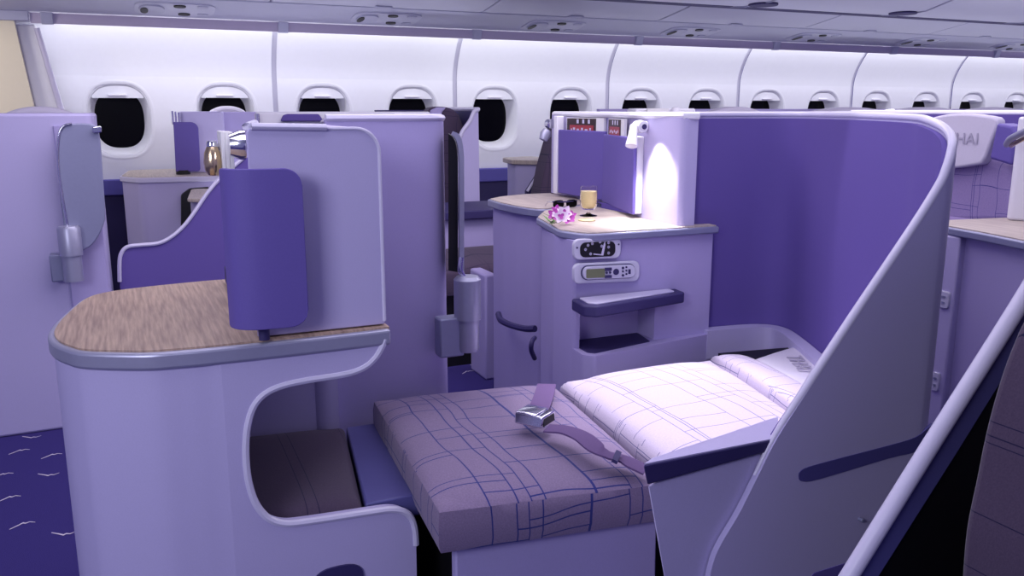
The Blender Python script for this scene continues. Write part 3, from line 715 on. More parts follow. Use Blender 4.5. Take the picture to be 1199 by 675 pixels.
# magazines in the holders
def magazine(pa, pb, z0, z1, lab, th=.01):
    t = thing('magazine', lab, 'magazine', (pa[0], pa[1], z0), 'magazines standing in the panel pockets')
    a, b = Vector(pa), Vector(pb); d = (b - a); n = Vector((-d.y, d.x)).normalized()
    if n.x > 0: n = -n
    bm = BM(); sheet(bm, vq(a, b, z0, z1), (-n.x * th, -n.y * th, 0)); obj('pages', bm, M_PAPER, t)
    e = n * .001
    bm = BM(); sheet(bm, vq(a + d * .02 + e, a + d * .80 + e, z0, z1 - .003), (-n.x * .001, -n.y * .001, 0)); obj('cover', bm, M_COVER, t)
    bm = BM(); e = n * .002; sheet(bm, vq(a + d * .10 + e, a + d * .74 + e, z0 + (z1 - z0) * .52, z1 - (z1 - z0) * .22), (-n.x * .001, -n.y * .001, 0)); obj('cover_title', bm, M_RED, t)
    e = n * .003
    for k, (u, w) in enumerate(((.14, .03), (.20, .05), (.30, .06), (.42, .05), (.52, .07), (.64, .04))):
        zc = z0 + (z1 - z0) * (.60 + .03 * (k % 2)); bm = BM(); sheet(bm, vq(a + d * u + e, a + d * (u + w) + e, zc, zc + (z1 - z0) * .07), (-n.x * .001, -n.y * .001, 0)); obj('cover_letter', bm, M_PALE, t)
    for u in (.3, .45, .6): bm = BM(); sheet(bm, vq(a + d * u + e, a + d * (u + .05) + e, z1 - (z1 - z0) * .17, z1 - (z1 - z0) * .05), (-n.x * .001, -n.y * .001, 0)); obj('cover_mark', bm, M_PALE, t)
magazine((1.722, 3.26), (1.735, 2.97), 1.05, 1.186, 'dark red magazine standing behind the left violet panel')
magazine((1.690, 2.86), (1.640, 2.665), 1.05, 1.186, 'dark red magazine standing behind the right violet panel, beside the reading lamp')
# reading lamps
def reading_lamp(px, py, dpt, lab, mh, mb):
    c = Vector(Py(px, py, dpt)); t = thing('reading_lamp', lab, 'reading lamp', c)
    M = Matrix.Rotation(radians(200), 3, 'Y') @ Matrix.Rotation(radians(20), 3, 'X')
    bm = BM(); lathe(bm, [(0, -.035), (.013, -.032), (.015, -.0), (.018, .026), (.020, .042), (.015, .043), (.0, .038)], c + Vector((-.01, 0, -.01)), 20, M); hd = obj('lamp_head', bm, mh, t)
    bm = BM(); lathe(bm, [(0, -.025), (.019, -.022), (.022, .0), (.019, .022), (0, .025)], c + Vector((.03, .02, .015)), 18, Matrix.Rotation(radians(90), 3, 'X')); obj('swivel_joint', bm, mb, t)
    bm = BM(); tube(bm, [c + Vector((.03, .02, .015)), c + Vector((.06, .03, .02))], .014); obj('mount', bm, mb, t)
    bm = BM(); lathe(bm, [(0, .003), (.009, .002), (.009, 0)], c + Vector((.03, -.006, .015)), 12, Matrix.Rotation(radians(90), 3, 'X')); obj('switch', bm, M_DVIO, t)
    return t
reading_lamp(744, 154, 2.45, 'white swivel reading lamp on the bright partition right of the violet panels', M_WHITE, M_WHITE)

# --- things on the orchid console
ZT_ = .8505
c = Vector(Pz(687, 262, ZT_))
c = Vector(Pz(689, 253, ZT_))
t = thing('champagne_glass', 'stemmed glass of golden champagne on the pale console top', 'glass', (c.x, c.y, ZT_))
k = .9
bm = BM(); lathe(bm, [(0, 0), (.03, .0), (.031, .002), (.012, .006), (.005, .012), (.005, .02), (.022, .024), (.029, .034), (.032, .06), (.030, .105), (.028, .105), (.030, .06), (.027, .036), (.02, .028), (0, .026)], c, 28); obj('glass_bowl', bm, M_GLASS, t)
bm = BM(); lathe(bm, [(0, .0262), (.019, .0285), (.0262, .036), (.0292, .06), (.0285, .088), (0, .088)], c, 28); obj('champagne', bm, M_GOLD, t)
c2 = Vector(Pz(662, 244, ZT_))
t = thing('sunglasses', 'dark folded sunglasses lying left of the champagne glass', 'sunglasses', (c2.x, c2.y, ZT_))
for s in (-1, 1):
    bm = BM(); prism(bm, sellipse(c2.x + s * .028, ZT_ + .017, .023, .015, 3, 24), 'y', c2.y, c2.y + .006); l = obj('lens', bm, M_GLASSBLK, t, bevel=.002)
bm = BM(); tube(bm, [(c2.x - .052, c2.y + .004, ZT_ + .026), (c2.x, c2.y, ZT_ + .024), (c2.x + .052, c2.y + .004, ZT_ + .026)], .003)
obj('bridge', bm, M_DVIO, t)
for s in (-1, 1):
    bm = BM(); tube(bm, [(c2.x + s * .052, c2.y + .004, ZT_ + .026), (c2.x + s * .05, c2.y + .05, ZT_ + .02), (c2.x + s * .046, c2.y + .08, ZT_ + .004)], .0025); obj('temple_arm', bm, M_CHROME, t)
bm = BM(); c3 = Vector(Pz(687, 258.5, ZT_)); lathe(bm, [(0, .0), (.028, .0), (.03, .003), (.02, .007), (0, .008)], c3, 20); tag(obj('biscuit', bm, M_GOLD), 'small golden biscuit on the console in front of the champagne glass', 'biscuit')
# orchid spray
co = Vector(Pz(658, 257, ZT_))
t = thing('orchid_spray', 'purple and white orchid spray with fern leaves at the corner of the pale console top', 'flowers', (co.x, co.y, ZT_))
def petal(bm, cen, dr, nrm, L, W):
    d = Vector(dr).normalized(); n = Vector(nrm).normalized(); s = d.cross(n).normalized(); rows = []
    for i in range(6):
        u = i / 5; w = W * sin(pi * (.12 + .85 * u)) ; q = Vector(cen) + d * L * u + n * (L * .25 * u * u)
        rows.append([bm.verts.new(q - s * w + n * w * .3), bm.verts.new(q), bm.verts.new(q + s * w + n * w * .3)])
    for i in range(5):
        for k in range(2): bm.faces.new((rows[i][k], rows[i][k + 1], rows[i + 1][k + 1], rows[i + 1][k]))
for j, (px, py, h, sc) in enumerate(((652, 247, .03, .9), (649, 252, .025, 1.0), (661, 250, .035, 1.15), (664, 256, .02, 1.1), (657, 254, .03, 1.1), (669, 253, .02, .8))):
    q = Vector(Pz(px, py, ZT_ + h)); nr = Vector((-.35 + .2 * cos(j * 2), -.75, .55 + .2 * sin(j * 3))).normalized(); a = Vector((1, 0, 0)); b = nr.cross(a).normalized(); a = b.cross(nr)
    bm = BM()
    for k in range(5):
        th = 2 * pi * k / 5 + j; petal(bm, q, a * cos(th) + b * sin(th), nr, .024 * sc, .009 * sc)
    fl_ = obj('orchid_bloom', bm, M_PET if j not in (2, 4) else M_PETW, t)
    bm = BM()
    for k in range(3):
        th = 2 * pi * k / 3 + j * 1.7; petal(bm, q + nr * .004, a * cos(th) + b * sin(th), nr, .011 * sc, .005 * sc)
    obj('orchid_lip', bm, M_PETW if j not in (2, 4) else M_PET, fl_)
bm = BM(); tube(bm, cr([Pz(646, 262, ZT_ + .004), Pz(653, 256, ZT_ + .012), Pz(662, 253, ZT_ + .018), Pz(672, 250, ZT_ + .012)], 4), .0022); obj('stem', bm, M_LEAF, t)
bm = BM()
for j in range(14):
    q = Vector(Pz(644 + (j % 5) * 3, 254 + (j // 5) * 4, ZT_ + .005)); petal(bm, q, (cos(j * 2.4) - .6, sin(j * 2.4) - .3, .25), (0, 0, 1), .04, .005)
obj('fern_leaves', bm, M_LEAF, t)

# ================================================================== MIDDLE CONSOLE (partner suite)
t = thing('side_console', 'lavender round-fronted console with pale top left of and behind the orchid console', 'console', (1.6, 3.2, 0))
mp_ = [(1.385, 3.33), (1.372, 3.18), (1.378, 3.06), (1.395, 2.95), (1.428, 2.885), (1.652, 2.975), (1.745, 2.99), (1.745, 3.45), (1.62, 3.46), (1.47, 3.40)]
mp2 = fillet(mp_, [.03, .1, .1, .1, .03, 0, 0, 0, .1, .1], 5)
bm = BM(); prism(bm, mp2, 'z', .818, .847); obj('rim', bm, M_ALUD, t, bevel=.004)
bm = BM(); prism(bm, [(1.56 + (p[0] - 1.56) * .95, 3.15 + (p[1] - 3.15) * .96) for p in mp2], 'z', .84, .8505); obj('wood_top', bm, M_WOODL, t, label='pale wood laminate top')
bm = BM(); prism(bm, [(1.57 + (p[0] - 1.57) * .90, 3.15 + (p[1] - 3.15) * .92) for p in mp2], 'z', 0, .82); obj('body', bm, M_LAV2, t)
hp_ = [Py(585, 368, 3.12), Py(588, 375, 3.02), Py(600, 381, 2.93), Py(616, 385, 2.85), Py(628, 385, 2.8)]
bm = BM(); tube(bm, cr([(p[0] - .005, p[1], p[2]) for p in hp_], 5), .013, 8); obj('grab_rail', bm, M_DVIO, t)

# ================================================================== LEFT SUITE (across the aisle)
t = thing('suite_partition', 'tall lavender partition of the left suite, standing on the carpet at the left picture edge', 'partition', (-.5, 3.7, 0))
bm = BM(); prism(bm, fillet([(-1.3, 3.56), (-.235, 3.585), (-.10, 3.60), (-.088, 3.64), (-.088, 4.05), (-1.3, 4.05)], [0, .05, .03, .02, .02, 0], 6), 'z', 0, 1.205); obj('panel', bm, M_LAV, t, bevel=.01)
bm = BM(); prism(bm, fillet([(-.225, 3.578), (-.095, 3.592), (-.095, 3.62), (-.225, 3.60)], .004), 'z', .15, 1.16); obj('edge_post', bm, M_LAV2, t)
t = thing('table_arm', 'folded grey table panel on a silver pivot cylinder, mounted on the left suite partition', 'table arm', (-.15, 3.5, .6))
YL = 3.52
o = [(68, 205), (68, 165), (72, 149), (84, 145), (105, 145), (114, 150), (118, 170), (121, 215), (123, 245), (122, 262), (112, 282), (100, 292), (80, 294)]
bm = BM(); prism(bm, [tuple(p) for p in cr([xz(*p, YL) for p in o], 3, True)], 'y', YL, YL + .014); obj('table_panel', bm, M_ALUD, t, bevel=.004)
bm = BM(); tube(bm, cr([Py(80, 270, YL - .004), Py(69, 205, YL - .004), Py(68, 165, YL - .004), Py(73, 149, YL - .004), Py(84, 145, YL - .004)], 5), .0045); obj('panel_edge', bm, M_CHROME, t)
bm = BM(); a = xz(108, 153, YL - .01); prism(bm, fillet([xz(108, 149, YL), xz(119, 147, YL), xz(119, 155, YL), xz(108, 156, YL)], .006), 'y', YL - .02, YL); obj('latch', bm, M_CHROME, t, bevel=.003)
a, b = Py(70, 300, YL), Py(98, 300, YL); cx, r = (a[0] + b[0]) / 2, (b[0] - a[0]) / 2; cy = YL - .02
z0, z1, z2 = Py(84, 328, YL)[2], Py(84, 298, YL)[2], Py(84, 267, YL)[2]
bm = BM(); lathe(bm, [(0, z1), (r, z1), (r, z2), (r * .85, z2 + .01), (0, z2 + .012)], (cx, cy, 0), 26); obj('upper_cylinder', bm, M_ALU, t)
bm = BM(); lathe(bm, [(0, z0), (r * .86, z0), (r * .86, z1)], (cx, cy, 0), 26); obj('lower_cylinder', bm, M_ALU, t)
c, d = Py(57, 299, YL), Py(74, 330, YL); bm = BM(); box(bm, c[0], d[0] + .02, YL, YL + .06, d[2], c[2]); obj('mount_block', bm, M_ALUD, t, bevel=.005)
# headrest top just peeking over it
def headrest_top(x, y, w, lab, z=1.235, vio=False, d=.12):
    t = thing('seat_headrest', lab, 'headrest', (x, y, .95))
    bm = BM(); o = [(x - w, .95)] + [(x - w + 2 * w * i / 12, z - .035 * abs(i / 6 - 1) ** 2.2) for i in range(13)] + [(x + w, .95)]
    prism(bm, o, 'y', y, y + d); obj('pad', bm, M_VIO if vio else M_CLOTH, t, bevel=.02, seg=3)
    bm = BM(); prism(bm, [(x - w * .9, 0), (x + w * .9, 0), (x + w * .9, .97), (x - w * .9, .97)], 'y', y + .01, y + d - .01); obj('seat_back', bm, M_SEAT, t, bevel=.02)
    return t
headrest_top(-.31, 4.2, .14, 'white headrest top peeking over the left suite partition', 1.232)

# S-curved violet side shell
t = thing('seat_shell', 'violet side shell with pale S-curved edge behind the walnut console', 'seat shell', (.2, 3.75, 0))
sc_ = [xz(*p, 3.75) for p in ((140, 330), (140, 306), (143, 295), (150, 289), (165, 287), (185, 285), (200, 278), (215, 265), (228, 248), (240, 230), (252, 215), (262, 205), (285, 185))]
sp_ = [tuple(p) for p in cr(sc_, 4)]
bm = BM(); prism(bm, [(sp_[0][0], 0)] + sp_ + [(1.1, sp_[-1][1]), (1.1, 0)], 'y', 3.75, 3.78); obj('panel', bm, M_VIO, t)
bm = BM(); tube(bm, [(p[0], 3.748, p[1]) for p in sp_], .008, 8); obj('rim', bm, M_PALE, t)

# far left window suite
t = thing('side_console', 'lavender console with pale wood top under the second window, behind the S-curved shell', 'console', (.25, 5.4, 0))
fp = fillet([(-.03, 5.33), (.06, 5.16), (.50, 5.12), (.50, 5.86), (.02, 5.86)], [.08, .06, 0, 0, .1], 6)
bm = BM(); prism(bm, fp, 'z', .82, .848); obj('rim', bm, M_PALE, t, bevel=.004)
bm = BM(); prism(bm, [(.25 + (p[0] - .25) * .96, 5.5 + (p[1] - 5.5) * .96) for p in fp], 'z', .84, .8505); obj('wood_top', bm, M_WOODL, t)
bm = BM(); prism(bm, [(.25 + (p[0] - .25) * .96, 5.5 + (p[1] - 5.5) * .96) for p in fp], 'z', 0, .822); obj('body', bm, M_LAV, t)
bm = BM(); prism(bm, fillet([xz(212, 228, 5.1), xz(222, 221, 5.1), xz(244, 219, 5.1), xz(244, 265, 5.1), xz(212, 265, 5.1)], [.03, .03, 0, 0, 0]), 'y', 5.085, 5.12); obj('leg_opening', bm, M_BLACK, t)
t = thing('side_table', 'small pale wood topped table peeking over the S-curved shell edge', 'table', (.40, 4.6, 0))
tp = fillet([Pz(219, 233, .79)[:2], Pz(250, 233, .79)[:2], Pz(262, 221, .79)[:2], Pz(224, 221, .79)[:2]], .05, 5)
bm = BM(); prism(bm, tp, 'z', .772, .79); obj('table_top', bm, M_WOODL, t, bevel=.004)
ccx = sum(p[0] for p in tp) / len(tp); ccy = sum(p[1] for p in tp) / len(tp)
bm = BM(); prism(bm, [(ccx + (p[0] - ccx) * .85, ccy + (p[1] - ccy) * .85) for p in tp], 'z', 0, .773); obj('pedestal', bm, M_LAV, t)
YP = 5.3
t = thing('privacy_panel', 'small violet privacy panel on the far console between the two left windows', 'panel', (.35, YP, .85))
o = fillet([xz(203, 143, YP), xz(232, 143, YP), xz(235, 201, YP), xz(206, 201, YP)], [.005, .04, .02, .005], 6)
bm = BM(); prism(bm, o, 'y', YP, YP + .02); obj('flap', bm, M_VIOP, t, bevel=.004)
bm = BM(); x, z = xz(215, 203, YP); lathe(bm, [(.04, .8505), (.04, .875)], (x, YP + .03, 0), 14); obj('hinge', bm, M_BLACK, t)
bm = BM(); a, b = xz(201, 130, YP), xz(206, 146, YP)
for i in range(3): box(bm, a[0] + i * .016, a[0] + i * .016 + .01, YP + .03, YP + .14, b[1], a[1] - .004 * i)
obj('holder', bm, M_CHROME, t)
t = thing('suite_partition', 'small lavender cabinet wall behind the far violet panel, below the second window', 'partition', (.45, 5.4, .85))
a, b = xz(211, 129, 5.42)[0], xz(262, 129, 5.42)[0]
bm = BM(); prism(bm, fillet([(a, 5.42), (b, 5.42), (b, 5.6), (a, 5.6)], [.02, .03, 0, 0]), 'z', .8505, 1.207); obj('panel', bm, M_LAV, t, bevel=.006)
t = thing('suite_partition', 'long shaded mauve partition under the second and third windows, left of the white headrest unit', 'partition', (1.2, 5.6, 0))
bm = BM(); box(bm, b + .004, 1.7, 5.56, 5.59, 0, 1.205); obj('panel', bm, M_LAV2, t, bevel=.006)
headrest_top(.62, 5.68, .11, 'white headrest top below the second window', 1.24)
# white shell top with violet pad, over the tall cabinet
YH = 4.55
t = thing('seat_shell', 'white-topped seat shell with violet pad seen just over the tall foreground cabinet', 'seat shell', (.9, YH, 0))
a = xz(300, 131, YH); b = xz(420, 133, YH)
bm = BM(); box(bm, a[0], b[0] + .4, YH, YH + .05, 0, a[1]); obj('panel', bm, M_WHITE, t, bevel=.01)
bm = BM(); o = [xz(328, 142, YH), xz(331, 135, YH), xz(336, 133.5, YH), xz(372, 133.5, YH), xz(378, 142, YH)]; prism(bm, o, 'y', YH - .03, YH); obj('pad', bm, M_VIO, t, bevel=.006)
bm = BM(); o = [xz(372, 143, YH), xz(380, 136, YH), xz(392, 133.5, YH), xz(412, 134, YH), xz(412, 143, YH)]; prism(bm, o, 'y', YH - .06, YH - .03); obj('headrest_cover', bm, M_CLOTH, t, bevel=.006)
bm = BM(); a2 = xz(301, 133, YH - .05); tube(bm, [(a2[0], YH - .05, .9), (a2[0], YH - .05, a2[1])], .012); obj('post', bm, M_CHROME, t)

# magazine holder, lamp beside the tall cabinet
YM = 2.12
t = thing('reading_lamp', 'polished brass-tinted reading lamp head left of the upright booklets', 'reading lamp', Py(249, 186, YM))
c = Vector(Py(249, 186, YM))
bm = BM(); lathe(bm, [(0, -.040), (.012, -.038), (.019, -.026), (.021, -.008), (.018, .014), (.012, .028), (.011, .030), (0, .032)], c, 24); obj('lamp_head', bm, M_GOLDTINT, t)  # grey metal; the gold reflection is put into its colour
bm = BM(); lathe(bm, [(0, .042), (.010, .041), (.012, .036), (.012, .028), (0, .027)], c, 20); obj('lamp_cap', bm, M_CHROME, t)
bm = BM(); tube(bm, [c + Vector((.008, .01, .03)), c + Vector((.05, .03, .015)), c + Vector((.075, .03, .0))], .007); obj('lamp_arm', bm, M_CHROME, t)
names = ['leftmost of three pale booklets standing upright left of the tall cabinet', 'middle of three pale booklets standing upright left of the tall cabinet', 'rightmost of three pale booklets standing upright left of the tall cabinet']
for i in range(3):
    a = xz(258 + 4.8 * i, 154 + i * .3, YM - .03); b = xz(262 + 4.8 * i, 206, YM - .03)
    bm = BM(); box(bm, a[0], a[0] + .0085, YM - .03, YM + .05, b[1] - .03, a[1]); tag(obj('booklet', bm, M_PAPER, bevel=.0015), names[i], 'booklet', 'booklets beside the tall cabinet')
t = thing('reading_lamp', 'silver conical lamp head between the booklets and the tall cabinet', 'reading lamp', Py(281, 170, YM - .06))
c = Vector(Py(280, 170, YM - .06))
bm = BM(); lathe(bm, [(0, -.022), (.024, -.022), (.033, 0), (.034, .012), (.0, .016)], c, 24, Matrix.Rotation(radians(90), 3, 'Y')); obj('lamp_head', bm, M_CHROME, t)
bm = BM(); tube(bm, [c + Vector((.01, 0, 0)), c + Vector((.02, .08, -.01))], .008); obj('mount', bm, M_CHROME, t)
t = thing('booklet_holder', 'dark violet pocket holding the pale booklets, left of the tall cabinet', 'holder', (.24, 2.09, .803))
bm = BM(); a = xz(260, 190, YM - .06); b = xz(285, 183, YM - .06); box(bm, a[0], b[0], YM - .06, YM - .045, .803, b[1] - .03); box(bm, a[0], b[0], YM - .06, YM + .06, .803, .84); obj('pocket', bm, M_DVIO, t)

# ================================================================== SUITES BEHIND THE PARTITION END
t = thing('seat_shell', 'far lavender shell with sloping rim around a dark seat, right of the foreground partition', 'seat shell', (1.7, 4.6, 0))
YS2 = 4.6
o = [xz(*p, YS2) for p in ((538, 162), (542, 153), (550, 142), (555, 131), (559, 129))]
a = xz(560, 128, YS2); e = xz(562, 320, YS2)
bm = BM(); prism(bm, [(o[0][0] - .0, 0)] + [tuple(p) for p in cr(o, 4)] + [a, (a[0] + .01, 0)], 'y', YS2, YS2 + .03); obj('side_panel', bm, M_LAV, t)
bm = BM(); tube(bm, [(p[0], YS2, p[1]) for p in cr(o, 4)] + [(a[0], YS2, a[1]), (a[0], YS2 + .5, a[1])], .012, 8); obj('rim', bm, M_PALE, t)
bm = BM(); prism(bm, [(xz(440, 129, 5.1)[0], 0), (a[0] - .01, 0), (a[0] - .01, 1.215), (xz(440, 129, 5.1)[0], 1.215)], 'y', 5.1, 5.13); obj('back_panel', bm, M_DVIO, t)
bm = BM(); prism(bm, [(YS2 + .03, 0), (5.1, 0), (5.1, 1.21), (YS2 + .03, 1.21)], 'x', a[0] - .02, a[0]); obj('end_panel', bm, M_DVIO, t)
YQ = 4.75
t = thing('airline_seat', 'dark seat with mauve headrest inside the far shell beside the tall middle window', 'seat', (1.55, YQ, 0))
o = [xz(*p, YQ) for p in ((505, 200), (502, 140), (504, 128), (512, 125), (525, 126), (535, 131), (541, 142), (545, 165), (545, 260))]
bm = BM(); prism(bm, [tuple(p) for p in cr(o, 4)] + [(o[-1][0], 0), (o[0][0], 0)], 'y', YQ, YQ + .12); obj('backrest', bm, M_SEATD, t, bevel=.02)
o = [xz(*p, YQ) for p in ((502, 142), (504, 129), (512, 125.5), (522, 126), (517, 131), (515, 142))]
bm = BM(); prism(bm, o, 'y', YQ - .02, YQ + .13); obj('headrest_wing', bm, M_LAV2, t, bevel=.01)
# low pieces seen in the gap
t = thing('ledge_unit', 'dark low ledge and mauve cabinet seen in the gap behind the silver pivot cylinder', 'cabinet', (1.6, 4.0, 0))
xa, xb = xz(538, 300, 4.0)[0] - .2, xz(578, 300, 4.0)[0] + .25
zl = [xz(560, y, 4.0)[1] for y in (246, 256, 290, 322)]
bm = BM(); box(bm, xa, xb, 3.98, 4.4, zl[1], zl[0]); obj('ledge', bm, M_DVIO, t, bevel=.005)
bm = BM(); box(bm, xa, xb, 4.02, 4.4, zl[2], zl[1]); obj('front', bm, M_LAV2, t)
bm = BM(); cushion(bm, [(xa, 3.7, zl[2] - .05), (xb, 3.7, zl[2] - .05), (xb, 4.05, zl[2]), (xa, 4.05, zl[2])], .12, .015, .02, 14, 12); obj('seat_pad', bm, M_SEATD, t)
bm = BM(); box(bm, xa, xb, 3.74, 4.4, 0, zl[2] - .16); obj('plinth', bm, M_BLACK, t)
bm = BM(); x1_ = xz(568, 330, 3.47)[0]; box(bm, x1_, x1_ + .06, 3.47, 3.66, 0, xz(572, 322, 3.47)[1]); tag(obj('low_cabinet', bm, M_LAV2, bevel=.01), 'narrow low lavender cabinet left of the middle console near the floor', 'cabinet')
# far small console with sloping shell, right of tall window
YC = 4.95
t = thing('side_console', 'tiny lavender console with pale top below the tall middle window', 'console', (2.35, YC, 0))
pa = [Pz(603, 188, .905)[:2], Pz(626, 191, .905)[:2], Pz(641, 186, .905)[:2], Pz(622, 184.5, .905)[:2]]
pa = [(2.225, 4.95), (2.43, 4.72), (2.60, 4.9), (2.5, 5.3), (2.27, 5.2)]
pf = fillet(pa, .05, 5)
bm = BM(); prism(bm, pf, 'z', .88, .908); obj('wood_top', bm, M_WOODL, t, bevel=.004)
bm = BM(); prism(bm, [(2.42 + (p[0] - 2.42) * .85, 5.0 + (p[1] - 5.0) * .85) for p in pf], 'z', 0, .88); obj('body', bm, M_LAV, t)
t = thing('seat_shell', 'far dark shell panel with thin pale diagonal edge, left of the violet panels', 'seat shell', (2.5, 4.6, 0))
YD = 4.62
o = [xz(*p, YD) for p in ((617, 224), (640, 188), (652, 160), (660, 140))]
bm = BM(); prism(bm, o + [(2.9, o[-1][1]), (2.9, 0), (o[0][0], 0)], 'y', YD, YD + .03); obj('panel', bm, M_DVIO, t)
bm = BM(); tube(bm, [(p[0], YD - .005, p[1]) for p in o[:2]], .009, 8); obj('rim', bm, M_PALE, t)
YE = 4.4
t = thing('airline_seat', 'dark plum seat back against the far shell, just left of the white panel edge', 'seat', (2.5, YE, 0))
o = [xz(*p, YE) for p in ((633, 230), (640, 195), (650, 160), (656, 140), (672, 132))]
bm = BM(); prism(bm, o + [(2.75, o[-1][1]), (2.75, .3), (o[0][0], .3)], 'y', YE, YE + .15); obj('backrest', bm, M_SEATD, t, bevel=.02)
bm = BM(); box(bm, 2.2, 2.75, YE + .02, YE + .14, 0, .3); obj('base', bm, M_BLACK, t)
YB = 3.35
c = Vector(Py(641, 152, YB))
t = thing('reading_lamp', 'chrome reading lamp hanging off the left end of the white panel edge', 'reading lamp', c)
bm = BM(); lathe(bm, [(0, -.03), (.018, -.026), (.024, .0), (.018, .02), (.0, .026)], c + Vector((-.01, 0, -.02)), 20, Matrix.Rotation(radians(25), 3, 'Y')); obj('lamp_head', bm, M_ALU, t)
bm = BM(); lathe(bm, [(0, -.02), (.02, -.015), (.02, .015), (0, .02)], c + Vector((.012, 0, .025)), 16, Matrix.Rotation(radians(90), 3, 'X')); obj('swivel_joint', bm, M_CHROME, t)
bm = BM(); tube(bm, [c + Vector((.012, 0, .025)), c + Vector((.06, 0, .03))], .012); obj('mount', bm, M_CHROME, t)

# ================================================================== FAR ROW ON THE RIGHT
# partition tops, pale rails and headrests beyond the cross partition
t = thing('suite_partition', 'long low violet partition with white top rail behind the bed shell', 'partition', (5, 3.5, 0))
bm = BM(); box(bm, 2.0, 9.5, 3.62, 3.66, 0, 1.197); obj('panel', bm, M_VIO, t)
bm = BM(); box(bm, 2.0, 9.5, 3.60, 3.68, 1.195, 1.208); obj('top_rail', bm, M_WHITE, t, bevel=.004)
t = thing('suite_partition', 'white end unit with rounded top behind the bed shell, above its left corner', 'partition', (2.6, 4.0, 0))
a, b = xz(745, 127, 4.1), xz(815, 127, 4.1)
WU = t; bm = BM(); box(bm, a[0], b[0], 4.1, 4.2, 0, a[1]); obj('panel', bm, M_WHITE, t, bevel=.01)
t = thing('suite_partition', 'far mauve partition running below the right-hand windows', 'partition', (6, 5.2, 0))
bm = BM(); box(bm, 3.0, 9.8, 5.2, 5.24, 0, 1.222); obj('panel', bm, M_LAV2, t)
a = Py(774, 130, 4.05)
bm = BM(); box(bm, a[0] - .1, a[0] + .1, 4.06, 4.1, 0, 1.1); obj('magazine_ledge', bm, M_WHITE, WU)
magazine((a[0] - .07, 4.088), (a[0] + .07, 4.088), 1.1, Py(774, 127, 4.05)[2], 'tiny dark red magazine on the white unit beyond the bright partition')
c = Vector(Py(791, 130.5, 4.077))
bm = BM(); lathe(bm, [(0, -.03), (.025, -.02), (.03, 0), (.02, .02), (0, .025)], c, 16); tag(obj('reading_lamp', bm, M_WHITE), 'tiny white lamp head in front of the white end unit beyond the bright partition', 'reading lamp')
for px, w, lab in ((866, .20, 'white headrest top, first one over the left part of the violet shell'), (968, .26, 'wide white headrest top over the middle of the violet shell')):
    y = 4.6 if px < 900 else 3.4; a = Py(px, 125 if px < 900 else 130.5, y); headrest_top(a[0], y, w, lab, a[2])
for px, y, lab in ((1000, 5.0, 'grey-blue headrest top right of the wide white headrest'), (1090, 5.0, 'grey-blue headrest top below the third window from the right'), (1170, 5.0, 'grey-blue headrest top at the right below the last windows')):
    a = Py(px, 125.5, y); headrest_top(a[0], y, .35, lab, a[2])
bm = BM(); tube(bm, cr([Py(1030, 137, 3.3), Py(1036, 131.5, 3.3), Py(1046, 130, 3.3)], 4), .012); box(bm, Py(1030, 137, 3.3)[0], Py(1035, 137, 3.3)[0], 3.3, 3.34, .0, 1.15)
tag(obj('shell_rim', bm, M_WHITE), 'short white curved shell rim end above the violet shell corner', 'shell rim')

# ================================================================== RIGHT SUITE
XS = 3.0
t = thing('airline_seat', 'upright plaid seat with a large lettered white headrest cover, right of the violet shell', 'seat', (XS, 2.35, 0))
def yzp(l, X): return [yz(*p, X) for p in l]
o = yzp([(1060, 190), (1062, 186), (1199, 176), (1215, 178), (1215, 270), (1060, 270)], XS + .02)
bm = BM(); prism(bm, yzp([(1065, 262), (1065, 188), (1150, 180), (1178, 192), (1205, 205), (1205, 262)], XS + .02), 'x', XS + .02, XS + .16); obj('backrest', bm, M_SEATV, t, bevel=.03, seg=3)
bm = BM(); prism(bm, [(2.0, .25), (2.62, .25), (2.62, .80), (2.0, .80)], 'x', XS - .0, XS + .14); obj('lower_backrest', bm, M_SEATV, t, bevel=.03, seg=3)
bm = BM(); box(bm, XS + .01, XS + .12, 2.02, 2.6, 0, .26); obj('base', bm, M_BLACK, t)
o = [(1072, 150), (1085, 140), (1105, 134.5), (1128, 133), (1150, 135), (1168, 141), (1160, 166), (1150, 190), (1138, 194), (1118, 197), (1098, 196), (1080, 180)]
bm = BM(); prism(bm, [tuple(p) for p in cr(yzp(o, XS - .03), 3, True)], 'x', XS - .03, XS + .02); hr = obj('headrest_cover', bm, M_CLOTH, t, bevel=.01, seg=3, label='white lettered headrest cover')
lt = Px(1127, 163, XS - .034)
Mt = Matrix.Translation(lt) @ Matrix(((0, 0, -1, 0), (-1, 0, 0, 0), (0, 1, 0, 0), (0, 0, 0, 1)))
bm = BM(); text_bm(bm, 'THAI', .062, Mt); obj('headrest_lettering', bm, M_INK, hr)
bm = BM(); prism(bm, fillet(yzp([(1167, 144), (1185, 148), (1190, 155), (1184, 194), (1158, 186)], XS - .05), [.01, .01, .01, .01, .01]), 'x', XS - .05, XS + .04); obj('headrest_wing', bm, M_VIOP, t, bevel=.01, seg=3)
t = thing('seat_shell', 'violet shell with white top rim behind the lettered headrest at the right', 'seat shell', (3.26, 2.4, 0))
bm = BM(); box(bm, 3.24, 3.28, 1.6, 3.2, 0, Px(1150, 134, 3.25)[2]); obj('panel', bm, M_VIO, t)
bm = BM(); z = Px(1150, 132.5, 3.25)[2]; tube(bm, [(3.26, 1.6, z), (3.26, 3.2, z)], .012, 8); obj('rim', bm, M_WHITE, t)

